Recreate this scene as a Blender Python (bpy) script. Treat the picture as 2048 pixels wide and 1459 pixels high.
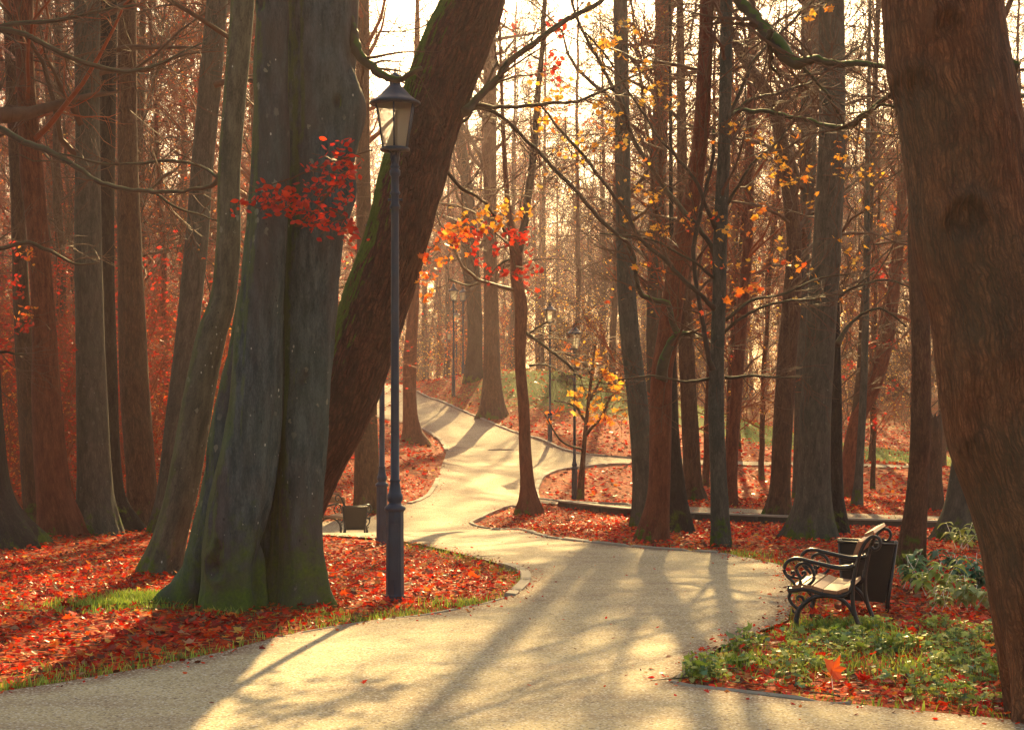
import bpy, math, random
import numpy as np
from mathutils import Vector, Matrix, noise
from mathutils.geometry import delaunay_2d_cdt
SC = bpy.context.scene
COL = SC.collection
for o in list(bpy.data.objects):
    bpy.data.objects.remove(o)
rng = np.random.default_rng(7)
random.seed(7)
F = 3413.0; CX = 1024.0; HY = 848.0; HC = 1.6      # photo pixels: focal length, centre, horizon row; camera height in metres

# ------------------------------------------------------------------ camera
cd = bpy.data.cameras.new('camera'); cam = bpy.data.objects.new('camera', cd); COL.objects.link(cam)
cam.location = (0, 0, HC); cam.rotation_euler = (math.radians(90), 0, 0)
cd.sensor_width = 36; cd.lens = 36*F/2048; cd.shift_y = (HY-729.5)/2048; cd.clip_end = 2000; cd.clip_start = .1
SC.camera = cam
# ------------------------------------------------------------------ sky, sun, exposure
SUN_EL = math.radians(25); SUN_AZ = math.radians(6.5)
w = bpy.data.worlds.new("World"); SC.world = w; w.use_nodes = True
nt = w.node_tree; nt.nodes.clear()
sky = nt.nodes.new('ShaderNodeTexSky'); sky.sky_type = 'NISHITA'; sky.sun_disc = False
sky.sun_elevation = SUN_EL; sky.sun_rotation = SUN_AZ; sky.air_density = 1.4; sky.dust_density = 4.0; sky.ozone_density = 1.2
bg = nt.nodes.new('ShaderNodeBackground'); bg.inputs['Strength'].default_value = 0.078
wo = nt.nodes.new('ShaderNodeOutputWorld')
wt = nt.nodes.new('ShaderNodeMix'); wt.data_type = 'RGBA'; wt.blend_type = 'MULTIPLY'; wt.inputs[0].default_value = 1; wt.inputs[7].default_value = (1, .91, .76, 1)
nt.links.new(sky.outputs[0], wt.inputs[6]); nt.links.new(wt.outputs[2], bg.inputs[0]); nt.links.new(bg.outputs[0], wo.inputs[0])
sl = bpy.data.lights.new('sun', 'SUN'); sl.energy = 5.0; sl.angle = math.radians(0.6); sl.color = (1.0, .70, .29)
so = bpy.data.objects.new('sun', sl); COL.objects.link(so)
S = Vector((math.sin(SUN_AZ)*math.cos(SUN_EL), math.cos(SUN_AZ)*math.cos(SUN_EL), math.sin(SUN_EL)))
so.rotation_euler = S.to_track_quat('Z', 'Y').to_euler(); so.location = (0, 0, 40)
SC.view_settings.view_transform = 'Standard'; SC.view_settings.look = 'None'
SC.view_settings.exposure = 1.68; SC.view_settings.gamma = 1.0
SC.render.engine = 'CYCLES'
SC.render.filter_size = 1.15; SC.cycles.max_bounces = 6; SC.cycles.volume_bounces = 0; SC.cycles.transparent_max_bounces = 12

# ------------------------------------------------------------------ helpers: objects
def tag(o, label=None, cat=None, group=None, kind=None):
    if label: o['label'] = label
    if cat: o['category'] = cat
    if group: o['group'] = group
    if kind: o['kind'] = kind
    return o
def empty(name, loc, rz=0):
    o = bpy.data.objects.new(name, None); o.location = loc; o.rotation_euler = (0, 0, rz)
    o.empty_display_size = .2; COL.objects.link(o); return o
def copy_tree(o, parent=None):
    c = o.copy(); COL.objects.link(c); c.parent = parent
    for ch in list(o.children): copy_tree(ch, c)
    return c
class MB:
    """collects vertices / faces / attributes, builds one mesh object"""
    def __init__(s): s.V = []; s.Q = []; s.T = []; s.n = 0; s.C = []; s.B = []
    def add(s, V, Q=None, T=None, col=None, bark=None):
        V = np.asarray(V, float).reshape(-1, 3)
        if Q is not None and len(Q): s.Q.append(np.asarray(Q).reshape(-1, 4)+s.n)
        if T is not None and len(T): s.T.append(np.asarray(T).reshape(-1, 3)+s.n)
        s.V.append(V); s.n += len(V)
        s.C.append(np.broadcast_to(np.asarray(col if col is not None else (1, 1, 1), float), (len(V), 3)))
        s.B.append(np.asarray(bark, float) if bark is not None else V)
        return s
    def box(s, c, size, rz=0):
        sx, sy, sz = [a/2 for a in size]
        P = np.array([(x, y, z) for x in (-sx, sx) for y in (-sy, sy) for z in (-sz, sz)])
        R = np.array([[math.cos(rz), -math.sin(rz), 0], [math.sin(rz), math.cos(rz), 0], [0, 0, 1]])
        return s.add(P@R.T+np.array(c), [(0, 1, 3, 2), (4, 6, 7, 5), (0, 4, 5, 1), (2, 3, 7, 6), (0, 2, 6, 4), (1, 5, 7, 3)])
    def lathe(s, prof, n=24, c=(0, 0, 0)):
        prof = np.array(prof, float); m = len(prof); a = np.arange(n)*2*math.pi/n
        V = np.stack([np.outer(prof[:, 0], np.cos(a)), np.outer(prof[:, 0], np.sin(a)), np.outer(prof[:, 1], np.ones(n))], -1).reshape(-1, 3)+np.array(c)
        i, j = np.meshgrid(np.arange(m-1), np.arange(n), indexing='ij'); k = (j+1) % n
        return s.add(V, np.stack([i*n+j, i*n+k, (i+1)*n+k, (i+1)*n+j], -1).reshape(-1, 4))
    def tube(s, P, R, k=8, cap=True):
        V, Q, B = tubes(np.array([P], float), np.array([R], float), k)
        m = len(P); T = []
        if cap:
            V = np.vstack([V, [P[0]], [P[-1]]]); B = np.vstack([B, B[0], B[-1]]); a = len(V)-2
            for j in range(k):
                T.append((a, (j+1) % k, j)); T.append((a+1, (m-1)*k+j, (m-1)*k+(j+1) % k))
        return s.add(V, Q, T, bark=B)
    def build(s, name, mat, parent=None, smooth=True, loc=None):
        V = np.vstack(s.V) if s.V else np.zeros((0, 3))
        if loc is not None: V = V-np.array(loc)
        Q = np.vstack(s.Q) if s.Q else np.zeros((0, 4), int); T = np.vstack(s.T) if s.T else np.zeros((0, 3), int)
        me = bpy.data.meshes.new(name)
        me.vertices.add(len(V)); me.vertices.foreach_set('co', V.astype(np.float32).ravel())
        nl = len(Q)*4+len(T)*3
        me.loops.add(nl); me.loops.foreach_set('vertex_index', np.concatenate([Q.ravel(), T.ravel()]).astype(np.int32))
        me.polygons.add(len(Q)+len(T))
        st = np.concatenate([np.arange(len(Q))*4, len(Q)*4+np.arange(len(T))*3]).astype(np.int32)
        me.polygons.foreach_set('loop_start', st)
        me.polygons.foreach_set('use_smooth', np.full(len(Q)+len(T), smooth))
        me.update(calc_edges=True)
        a = me.attributes.new('tint', 'FLOAT_COLOR', 'POINT'); C = np.vstack(s.C)
        a.data.foreach_set('color', np.hstack([C, np.ones((len(C), 1))]).astype(np.float32).ravel())
        b = me.attributes.new('bark', 'FLOAT_VECTOR', 'POINT'); b.data.foreach_set('vector', np.vstack(s.B).astype(np.float32).ravel())
        me.validate()
        me.materials.append(mat)
        o = bpy.data.objects.new(name, me); COL.objects.link(o)
        if loc is not None: o.location = loc
        if parent is not None: o.parent = parent
        return o
def nrm(a): return a/np.maximum(np.linalg.norm(a, axis=-1, keepdims=True), 1e-9)
def tubes(P, R, k):
    """batch of N polylines (N,n,3) with radii (N,n) -> one vertex/quad set"""
    N, n, _ = P.shape
    T = np.empty_like(P); T[:, 1:-1] = P[:, 2:]-P[:, :-2]; T[:, 0] = P[:, 1]-P[:, 0]; T[:, -1] = P[:, -1]-P[:, -2]
    T = nrm(T); m = nrm(P[:, -1]-P[:, 0])
    ref = np.where(np.abs(m[:, 2:3]) < .8, np.array([[0, 0, 1.]]), np.array([[0, 1., 0]]))[:, None, :]
    A = nrm(np.cross(T, ref)); Bv = np.cross(T, A)
    a = np.arange(k)*2*math.pi/k
    off = A[:, :, None, :]*np.cos(a)[None, None, :, None]+Bv[:, :, None, :]*np.sin(a)[None, None, :, None]
    V = P[:, :, None, :]+off*R[:, :, None, None]
    L = np.concatenate([np.zeros((N, 1)), np.cumsum(np.linalg.norm(np.diff(P, axis=1), axis=-1), 1)], 1)
    bk = np.stack([np.cos(a)[None, None]*R[:, :, None], np.sin(a)[None, None]*R[:, :, None], np.broadcast_to(L[:, :, None], (N, n, k))], -1)
    q, i, j = np.meshgrid(np.arange(N), np.arange(n-1), np.arange(k), indexing='ij'); b0 = q*n*k; j2 = (j+1) % k
    Q = np.stack([b0+i*k+j, b0+i*k+j2, b0+(i+1)*k+j2, b0+(i+1)*k+j], -1).reshape(-1, 4)
    return V.reshape(-1, 3), Q, bk.reshape(-1, 3)
def cr(P, n):
    """Catmull-Rom resample of rows"""
    P = np.asarray(P, float)
    if len(P) < 3:
        t = np.linspace(0, 1, n)[:, None]; return P[0]*(1-t)+P[-1]*t
    d = np.concatenate([[0], np.cumsum(np.maximum(np.linalg.norm(np.diff(P[:, :3], axis=0), axis=1), 1e-6))])
    m = np.empty_like(P); m[1:-1] = (P[2:]-P[:-2])/(d[2:]-d[:-2])[:, None]; m[0] = (P[1]-P[0])/(d[1]-d[0]); m[-1] = (P[-1]-P[-2])/(d[-1]-d[-2])
    u = np.linspace(0, d[-1], n); i = np.clip(np.searchsorted(d, u, side='right')-1, 0, len(P)-2); h = (d[i+1]-d[i])[:, None]
    t = ((u-d[i])[:, None]/h); t2 = t*t; t3 = t2*t
    return (2*t3-3*t2+1)*P[i]+(t3-2*t2+t)*h*m[i]+(-2*t3+3*t2)*P[i+1]+(t3-t2)*h*m[i+1]
def W(px, py, d): return np.array([(px-CX)/F*d, d, HC-(py-HY)/F*d])

# ------------------------------------------------------------------ terrain: thin plate through surveyed points
ctl = [(1024,1459,8.94),(100,1459,9.0),(1950,1450,9.1),(1024,1350,10.9),(1024,1250,13.6),(200,1260,13.3),(500,1215,14.9),(1800,1330,11.4),(1700,1250,13.7),
 (1040,1180,16.5),(800,1130,19.5),(300,1145,18.5),(1500,1180,16.6),(1900,1200,15.8),
 (0,1085,23.5),(200,1068,25),(400,1070,25),(760,1090,24),(1000,1062,28.5),(1300,1085,23),(1550,1110,21),(1622,1075,24.6),(1850,1110,21.3),(2000,1085,23.5),
 (690,1068,32),(950,1022,37),(1060,1022,37.5),(1000,962,48),(1148,1003,46),(980,925,55),(950,900,59),(900,850,65),(850,800,74),(800,770,80),(740,774,82),
 (945,750,76),(1050,757,73),(1150,765,72),(1100,878,59),(1230,860,62),(985,825,68),(828,885,58),(690,1005,37),(700,930,45),(700,850,60),
 (0,960,35),(150,900,42),(100,760,58),(350,770,60),(330,950,38),(550,800,60),
 (1400,1056,29.5),(1850,1066,28),(1400,1024,36),(1850,1042,34),(1400,1000,40),(1800,1000,41),(1150,940,53),(1300,925,57),(1800,934,57),(1600,900,68),(1600,870,80),(1400,835,95),(1850,830,100),(1250,800,85),
 (1600,800,125),(905,775,96),(891,815,115),(1024,800,150),(800,800,110),(400,770,110),(1024,790,210),(0,770,200),(2048,770,210)]
CP = np.array([W(*c) for c in ctl])
ext = np.array([(-8, -6, 0), (8, -6, 0), (0, 0, 0), (-6, 6, 0.03), (6, 6, 0), (-14, 14, 0.1), (14, 14, 0), (-60, 100, 5), (70, 100, 3.5), (-120, 260, 6), (120, 260, 6), (0, 300, 6.5), (-40, 25, .8), (40, 25, 0)], float)
CP = np.vstack([CP, ext])
def tps(r2): return np.where(r2 > 1e-12, .5*r2*np.log(np.maximum(r2, 1e-12)), 0)
_X = CP[:, :2]/20; _n = len(_X)
_K = tps(((_X[:, None]-_X[None])**2).sum(-1))+np.eye(_n)*2e-3; _P = np.hstack([np.ones((_n, 1)), _X])
_A = np.zeros((_n+3, _n+3)); _A[:_n, :_n] = _K; _A[:_n, _n:] = _P; _A[_n:, :_n] = _P.T
_w = np.linalg.solve(_A, np.concatenate([CP[:, 2], np.zeros(3)]))
def gz(x, y):
    x = np.asarray(x, float); y = np.asarray(y, float); sh = x.shape
    q = np.stack([x.ravel(), y.ravel()], 1)/20; out = np.empty(len(q))
    for i in range(0, len(q), 20000):
        c = q[i:i+20000]; out[i:i+20000] = tps(((c[:, None]-_X[None])**2).sum(-1))@_w[:_n]+_w[_n]+c@_w[_n+1:]
    return np.clip(out, -1.2, 7.5).reshape(sh)
_ds = np.concatenate([np.linspace(5, 30, 260), np.linspace(30.2, 100, 500), np.linspace(101, 220, 120)])
def cast(px, py):
    z = HC-(py-HY)/F*_ds; g = gz((px-CX)/F*_ds, _ds); h = np.nonzero(z <= g)[0]
    if len(h) == 0: return None
    i = h[0]
    if i == 0: return _ds[0]
    a, b = _ds[i-1], _ds[i]; fa = z[i-1]-g[i-1]; fb = z[i]-g[i]
    return a+(b-a)*fa/(fa-fb)
def G(px, py):
    d = cast(px, py)
    return np.array([(px-CX)/F*d, d])
def inside(poly, x, y):
    x = np.asarray(x); y = np.asarray(y); r = np.zeros(x.shape, bool); n = len(poly)
    for i in range(n):
        x1, y1 = poly[i]; x2, y2 = poly[(i+1) % n]
        if y1 == y2: continue
        c = ((y1 > y) != (y2 > y)) & (x < (x2-x1)*(y-y1)/(y2-y1)+x1); r ^= c
    return r
def segdist(poly, x, y, closed=True):
    d = np.full(np.shape(x), 1e9); n = len(poly)
    for i in range(n if closed else n-1):
        a = np.array(poly[i]); b = np.array(poly[(i+1) % n]); ab = b-a
        t = np.clip(((x-a[0])*ab[0]+(y-a[1])*ab[1])/max(ab@ab, 1e-9), 0, 1)
        d = np.minimum(d, np.hypot(x-a[0]-t*ab[0], y-a[1]-t*ab[1]))
    return d
# ------------------------------------------------------------------ materials
class N:
    def __init__(s, name):
        s.m = bpy.data.materials.new(name); s.m.use_nodes = True; s.t = s.m.node_tree; s.t.nodes.clear()
        s.out = s('OutputMaterial')
    def __call__(s, typ, **kw):
        n = s.t.nodes.new('ShaderNode'+typ)
        for k, v in kw.items():
            if hasattr(n, k) and not k.startswith('i_'): setattr(n, k, v)
        return n
    def L(s, a, b): s.t.links.new(a, b)
    def noise(s, vec, scale, detail=4, rough=.55, dist=0):
        n = s('TexNoise'); n.inputs['Scale'].default_value = scale; n.inputs['Detail'].default_value = detail
        n.inputs['Roughness'].default_value = rough; n.inputs['Distortion'].default_value = dist
        if vec is not None: s.L(vec, n.inputs['Vector'])
        return n.outputs['Fac']
    def ramp(s, fac, stops):
        r = s('ValToRGB'); e = r.color_ramp.elements
        while len(e) < len(stops): e.new(.5)
        for k, (p, c) in zip(e, stops):
            k.position = p; k.color = (*c, 1) if isinstance(c, tuple) else (c, c, c, 1)
        s.L(fac, r.inputs[0]); return r.outputs[0]
    def mix(s, fac, a, b, blend='MIX'):
        n = s('Mix', data_type='RGBA', blend_type=blend)
        for v, i in ((fac, 0), (a, 6), (b, 7)):
            if isinstance(v, (int, float)): n.inputs[i].default_value = v
            elif isinstance(v, tuple): n.inputs[i].default_value = (*v, 1)
            else: s.L(v, n.inputs[i])
        return n.outputs[2]
    def math(s, op, a, b=0.0, c=None, clamp=False):
        n = s('Math', operation=op); n.use_clamp = clamp
        for v, i in ((a, 0), (b, 1), (c, 2)):
            if v is None: continue
            if isinstance(v, (int, float)): n.inputs[i].default_value = v
            else: s.L(v, n.inputs[i])
        return n.outputs[0]
    def mapv(s, vec, scale=(1, 1, 1), loc=(0, 0, 0)):
        n = s('Mapping'); n.inputs['Scale'].default_value = scale; n.inputs['Location'].default_value = loc; s.L(vec, n.inputs[0]); return n.outputs[0]
    def bump(s, h, strength, dist, normal=None):
        n = s('Bump'); n.inputs['Strength'].default_value = strength; n.inputs['Distance'].default_value = dist; s.L(h, n.inputs['Height'])
        if normal is not None: s.L(normal, n.inputs['Normal'])
        return n.outputs[0]
    def bsdf(s, col, rough=.8, spec=.3, metal=0, normal=None):
        p = s('BsdfPrincipled')
        if isinstance(col, tuple): p.inputs['Base Color'].default_value = (*col, 1)
        else: s.L(col, p.inputs['Base Color'])
        if isinstance(rough, (int, float)): p.inputs['Roughness'].default_value = rough
        else: s.L(rough, p.inputs['Roughness'])
        p.inputs['Specular IOR Level'].default_value = spec; p.inputs['Metallic'].default_value = metal
        if normal is not None: s.L(normal, p.inputs['Normal'])
        s.L(p.outputs[0], s.out.inputs[0]); return p

def bark_mat(name, dark, light, ridge=1.0, fine=1.0, specks=0.0, moss_base=0.0, moss_side=0.0, alg=0.25, rough=.85, furs=34, furz=.16, blotch=None):
    s = N(name); a = s('Attribute', attribute_name='bark').outputs['Vector']; obj = s('TexCoord').outputs['Object']
    geo = s('NewGeometry')
    big = s.noise(obj, 1.3, 4); med = s.noise(s.mapv(a, (9, 9, 2.2)), 1.6, 6, .6)
    # long furrows along the stem
    v = s('TexVoronoi', feature='DISTANCE_TO_EDGE'); v.inputs['Scale'].default_value = 1.0
    wob = s('TexNoise'); wob.inputs['Scale'].default_value = 6; s.L(a, wob.inputs['Vector'])
    add = s('VectorMath', operation='MULTIPLY_ADD'); s.L(wob.outputs['Color'], add.inputs[0]); add.inputs[1].default_value = (.07, .07, .22); s.L(a, add.inputs[2])
    s.L(s.mapv(add.outputs[0], (furs, furs, furs*furz)), v.inputs['Vector'])
    v2 = s('TexVoronoi', feature='DISTANCE_TO_EDGE'); v2.inputs['Scale'].default_value = 2.3; add2 = s('VectorMath', operation='MULTIPLY_ADD'); s.L(wob.outputs['Color'], add2.inputs[0]); add2.inputs[1].default_value = (3.5, 3.5, 1.6)
    s.L(s.mapv(add.outputs[0], (furs, furs, furs*furz*1.5), (5, 3, 1)), add2.inputs[2]); s.L(add2.outputs[0], v2.inputs['Vector'])
    fur1 = s.ramp(s.math('ADD', v.outputs['Distance'], s.math('MULTIPLY', s.math('SUBTRACT', s.noise(s.mapv(a, (5, 5, 3)), 1.4, 4, .6), .45), .35)), [(0, 0.0), (.26, 1.0)])
    fur = s.math('MULTIPLY', fur1, s.ramp(v2.outputs['Distance'], [(0, .45), (.2, 1.0)]))
    fin = s.noise(s.mapv(a, (60, 60, 22)), 1.5, 6, .7)
    c = s.mix(s.ramp(s.math('ADD', s.math('MULTIPLY', med, .6), s.math('MULTIPLY', fin, .4)), [(.40, 0.0), (.60, 1.0)]), dark, light)
    c = s.mix(s.math('MULTIPLY', s.math('SUBTRACT', 1.0, fur), min(.85, .9*ridge)), c, tuple(x*.35 for x in dark))
    # algae / hue blotches
    c = s.mix(s.math('MULTIPLY', s.ramp(big, [(.42, 0.0), (.62, 1.0)]), alg), c, (.055, .085, .065))
    if blotch: c = s.mix(s.math('MULTIPLY', s.ramp(s.noise(s.mapv(obj, (1.6, 1.6, .45), (2, 5, 1)), 1.0, 5, .6), [(.45, 0.0), (.58, 1.0)]), .6), c, blotch)
    if specks > 0:
        sv = s('TexVoronoi'); sv.inputs['Scale'].default_value = 1.0; s.L(s.mapv(obj, (19, 19, 11)), sv.inputs['Vector']); svc = s('SeparateColor'); s.L(sv.outputs['Color'], svc.inputs[0])
        m = s.math('MULTIPLY', s.math('LESS_THAN', sv.outputs['Distance'], s.math('MULTIPLY', svc.outputs[0], .17)), s.ramp(s.noise(obj, 2.6, 3), [(.51, 0.0), (.60, 1.0)]))
        c = s.mix(s.math('MULTIPLY', m, specks), c, (.42, .48, .44))
        pv = s('TexVoronoi'); s.L(s.mapv(obj, (7, 7, 5), (3, 1, 2)), pv.inputs['Vector']); pv.inputs['Scale'].default_value = 1
        m2 = s.math('MULTIPLY', s.math('LESS_THAN', s.math('ADD', pv.outputs['Distance'], s.math('MULTIPLY', s.noise(obj, 30, 3), .35)), .33), s.ramp(s.noise(obj, 1.4, 2), [(.5, 0.0), (.58, 1.0)]))
        c = s.mix(s.math('MULTIPLY', m2, specks*.7), c, (.20, .23, .18))
        dk = s('TexVoronoi'); s.L(s.mapv(obj, (13, 13, 9), (8, 1, 5)), dk.inputs['Vector']); dk.inputs['Scale'].default_value = 1
        m3 = s.math('MULTIPLY', s.math('LESS_THAN', s.math('ADD', dk.outputs['Distance'], s.math('MULTIPLY', s.noise(obj, 45, 3), .3)), .25), s.ramp(s.noise(obj, 1.9, 2), [(.46, 0.0), (.54, 1.0)]))
        c = s.mix(s.math('MULTIPLY', m3, .6), c, (.012, .012, .012))
    scs = s('SeparateColor'); s.L(s('Attribute', attribute_name='tint').outputs['Color'], scs.inputs[0]); c = s.mix(s.math('MULTIPLY', scs.outputs[1], .62, clamp=True), c, (.025, .014, .010))
    mossn = s.noise(obj, 9, 5, .65); mm = None
    if moss_base > 0:
        ht = s('Attribute', attribute_name='tint').outputs['Color']; sep = s('SeparateColor'); s.L(ht, sep.inputs[0])   # red = height above the ground / 4 m
        mm = s.math('MULTIPLY', s.ramp(s.math('ADD', sep.outputs[0], s.math('MULTIPLY', s.math('SUBTRACT', s.noise(obj, 4, 6, .7), .45), .75)), [(0, 1.0), (.09*moss_base, 0.0)]), .9)
    if moss_side > 0:
        d = s('VectorMath', operation='DOT_PRODUCT'); s.L(geo.outputs['True Normal'], d.inputs[0]); d.inputs[1].default_value = (-.88, -.05, .45)
        ms = s.ramp(s.math('ADD', d.outputs['Value'], s.math('MULTIPLY', s.math('SUBTRACT', mossn, .5), .9)), [(.55, 0.0), (.72, moss_side)])
        mm = ms if mm is None else s.math('MAXIMUM', mm, ms)
    h = s.math('ADD', s.math('MULTIPLY', fur, ridge), s.math('MULTIPLY', fin, .35*fine))
    if mm is not None:
        mc = s.mix(s.noise(obj, 40, 3), (.02, .055, .005), (.13, .21, .012))
        c = s.mix(mm, c, mc); h = s.math('ADD', h, s.math('MULTIPLY', s.math('MULTIPLY', s.noise(obj, 60, 4), mm), 1.2))
    s.bsdf(c, rough, .25, 0, s.bump(h, 1.0, .026*max(ridge, .4)))
    return s.m
M = {}
M['beech'] = bark_mat('beech_bark', (.024, .048, .056), (.10, .138, .142), .3, .7, 1.0, 2.4, .45, .4, blotch=(.075, .062, .056))
M['lichen'] = bark_mat('lichen_bark', (.055, .062, .048), (.15, .155, .11), .25, .9, 1.0, .8, .35, .3)
M['oak'] = bark_mat('oak_bark', (.060, .022, .017), (.18, .068, .048), 1.0, 1, 0, 0, 1.0, .1, furs=27)
M['big'] = bark_mat('furrowed_grey_brown_bark', (.17, .066, .034), (.42, .18, .088), .88, 1.6, 0, .3, 0, .4, furs=44, furz=.10)
M['grey'] = bark_mat('grey_green_bark', (.06, .062, .05), (.135, .13, .10), .45, 1, .35, .9, 0, .35)
M['brown'] = bark_mat('brown_bark', (.075, .034, .020), (.17, .085, .045), .6, 1, 0, .9, 0, .15)
M['red'] = bark_mat('reddish_bark', (.12, .034, .018), (.25, .08, .04), .45, 1, 0, .3, 0, .05)
M['dark'] = bark_mat('dark_bark', (.018, .018, .018), (.05, .045, .038), .6, 1, 0, .8, 0, .1)
def twig_mat(name, c1, c2, moss=0):
    s = N(name); o = s('TexCoord').outputs['Object']
    c = s.mix(s.noise(o, 8, 3), c1, c2)
    if moss: 
        d = s('VectorMath', operation='DOT_PRODUCT'); s.L(s('NewGeometry').outputs['Normal'], d.inputs[0]); d.inputs[1].default_value = (0, 0, 1)
        c = s.mix(s.ramp(s.math('ADD', d.outputs['Value'], s.noise(o, 14, 3)), [(.75, 0.0), (.95, moss)]), c, (.06, .10, .015))
    s.bsdf(c, .65, .18); return s.m
M['twig'] = twig_mat('twig_bark', (.07, .04, .026), (.16, .09, .055))
M['twigred'] = twig_mat('reddish_twig_bark', (.20, .045, .020), (.36, .10, .04))
M['limb'] = twig_mat('limb_bark', (.035, .028, .022), (.10, .075, .05), .3)
M['mosslimb'] = twig_mat('mossy_limb_bark', (.03, .028, .02), (.09, .075, .045), 1.0)
def leaf_mat(name, transl=.5, gloss=.06, grough=.3):
    s = N(name); c = s('Attribute', attribute_name='tint').outputs['Color']
    c = s.mix(s.noise(s('TexCoord').outputs['Object'], 30, 2), c, (.5, .5, .5), 'MULTIPLY') if False else c
    d = s('BsdfDiffuse'); t = s('BsdfTranslucent'); g = s('BsdfGlossy'); s.L(c, d.inputs[0]); s.L(c, t.inputs[0]); g.inputs['Roughness'].default_value = grough
    g.inputs[0].default_value = (1, 1, 1, 1)
    m = s('MixShader'); m.inputs[0].default_value = transl; s.L(d.outputs[0], m.inputs[1]); s.L(t.outputs[0], m.inputs[2])
    m2 = s('MixShader'); m2.inputs[0].default_value = gloss; s.L(m.outputs[0], m2.inputs[1]); s.L(g.outputs[0], m2.inputs[2])
    s.L(m2.outputs[0], s.out.inputs[0]); return s.m
M['leaf'] = leaf_mat('autumn_leaf', .6, .03); M['litter'] = leaf_mat('fallen_leaf', .35, .018, .27); M['green'] = leaf_mat('green_leaf', .4, .04, .35)
# paint, glass, wood
s = N('dark_blue_enamel'); o = s('TexCoord').outputs['Object']
s.bsdf(s.mix(s.ramp(s.noise(o, 6, 5), [(.4, 0.0), (.7, 1.0)]), (.003, .024, .062), (.008, .042, .095)), s.ramp(s.noise(o, 12, 4), [(.3, .36), (.7, .6)]), .45, 0, s.bump(s.noise(o, 90, 3), .15, .002)); M['enamel'] = s.m
s = N('black_cast_iron'); o = s('TexCoord').outputs['Object']
s.bsdf(s.mix(s.noise(o, 20, 4), (.006, .009, .014), (.018, .024, .032)), .38, .5, 0, s.bump(s.noise(o, 120, 3), .2, .001)); M['iron'] = s.m
s = N('bin_sheet_metal'); o = s('TexCoord').outputs['Object']
s.bsdf(s.mix(s.noise(o, 9, 4), (.006, .008, .010), (.018, .02, .02)), .5, .4); M['bin'] = s.m
s = N('lantern_glass'); tr = s('BsdfTransparent'); tr.inputs[0].default_value = (.93, .93, .9, 1); g = s('BsdfGlossy'); g.inputs['Roughness'].default_value = .03; t = s('BsdfTranslucent'); t.inputs[0].default_value = (.85, .82, .72, 1)
fr = s('Fresnel'); fr.inputs[0].default_value = 1.5; m = s('MixShader'); m.inputs[0].default_value = .38; s.L(tr.outputs[0], m.inputs[1]); s.L(t.outputs[0], m.inputs[2])
m2 = s('MixShader'); s.L(s.math('ADD', fr.outputs[0], .03), m2.inputs[0]); s.L(m.outputs[0], m2.inputs[1]); s.L(g.outputs[0], m2.inputs[2]); s.L(m2.outputs[0], s.out.inputs[0]); M['glass'] = s.m
s = N('weathered_bench_wood'); o = s('TexCoord').outputs['Object']; n1 = s.noise(s.mapv(o, (40, 3, 40)), 1, 5)
s.bsdf(s.mix(n1, (.22, .09, .045), (.42, .22, .12)), .4, .4, 0, s.bump(n1, .3, .003)); M['wood'] = s.m
s = N('grey_weathered_timber'); o = s('TexCoord').outputs['Object']; n1 = s.noise(s.mapv(o, (2, 30, 30)), 1, 5)
s.bsdf(s.mix(n1, (.035, .03, .025), (.12, .10, .08)), .8, .2, 0, s.bump(n1, .5, .006)); M['timber'] = s.m
s = N('kerb_concrete'); o = s('TexCoord').outputs['Object']
s.bsdf(s.mix(s.noise(o, 9, 5), (.26, .21, .16), (.46, .40, .32)), .85, .2, 0, s.bump(s.noise(o, 60, 4), .3, .004)); M['kerb'] = s.m
# path: rolled sand and fine gravel
s = N('sandy_gravel'); o = s('TexCoord').outputs['Object']
c = s.mix(s.ramp(s.noise(o, .55, 5, .6), [(.35, 0.0), (.65, 1.0)]), (.42, .33, .19), (.57, .46, .27))
c = s.mix(s.math('MULTIPLY', s.ramp(s.noise(s.mapv(o, (.35, 1.0, 1)), 2.2, 6, .7), [(.47, 0.0), (.66, 1.0)]), .6), c, (.32, .22, .15))
att = s('SeparateColor'); s.L(s('Attribute', attribute_name='tint').outputs['Color'], att.inputs[0])
c = s.mix(s.math('MULTIPLY', s.ramp(s.math('ADD', att.outputs[0], s.math('MULTIPLY', s.math('SUBTRACT', s.noise(o, 5, 6, .75), .5), 1.1)), [(.35, 0.0), (.8, 1.0)]), .75), c, (.20, .105, .065))
v = s('TexVoronoi'); v.inputs['Scale'].default_value = 85; s.L(o, v.inputs['Vector']); sp = s('SeparateColor'); s.L(v.outputs['Color'], sp.inputs[0])
c = s.mix(s.math('MULTIPLY', s.math('LESS_THAN', sp.outputs[0], .16), .75), c, (.17, .12, .085))
c = s.mix(s.math('MULTIPLY', s.math('GREATER_THAN', sp.outputs[1], .86), .7), c, (.72, .66, .54))
v2 = s('TexVoronoi'); v2.inputs['Scale'].default_value = 22; s.L(o, v2.inputs['Vector']); sp2 = s('SeparateColor'); s.L(v2.outputs['Color'], sp2.inputs[0])
c = s.mix(s.math('MULTIPLY', s.math('MULTIPLY', s.math('LESS_THAN', sp2.outputs[0], .07), s.math('LESS_THAN', v2.outputs['Distance'], .3)), .8), c, (.15, .085, .06))
h = s.math('ADD', s.math('MULTIPLY', v.outputs['Distance'], .5), s.math('ADD', s.math('MULTIPLY', s.noise(s.mapv(o, (1, .3, 1)), 5, 6, .65), 1.6), s.noise(o, 40, 4)))
s.bsdf(c, .85, .2, 0, s.bump(h, .55, .012)); M['path'] = s.m
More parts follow.
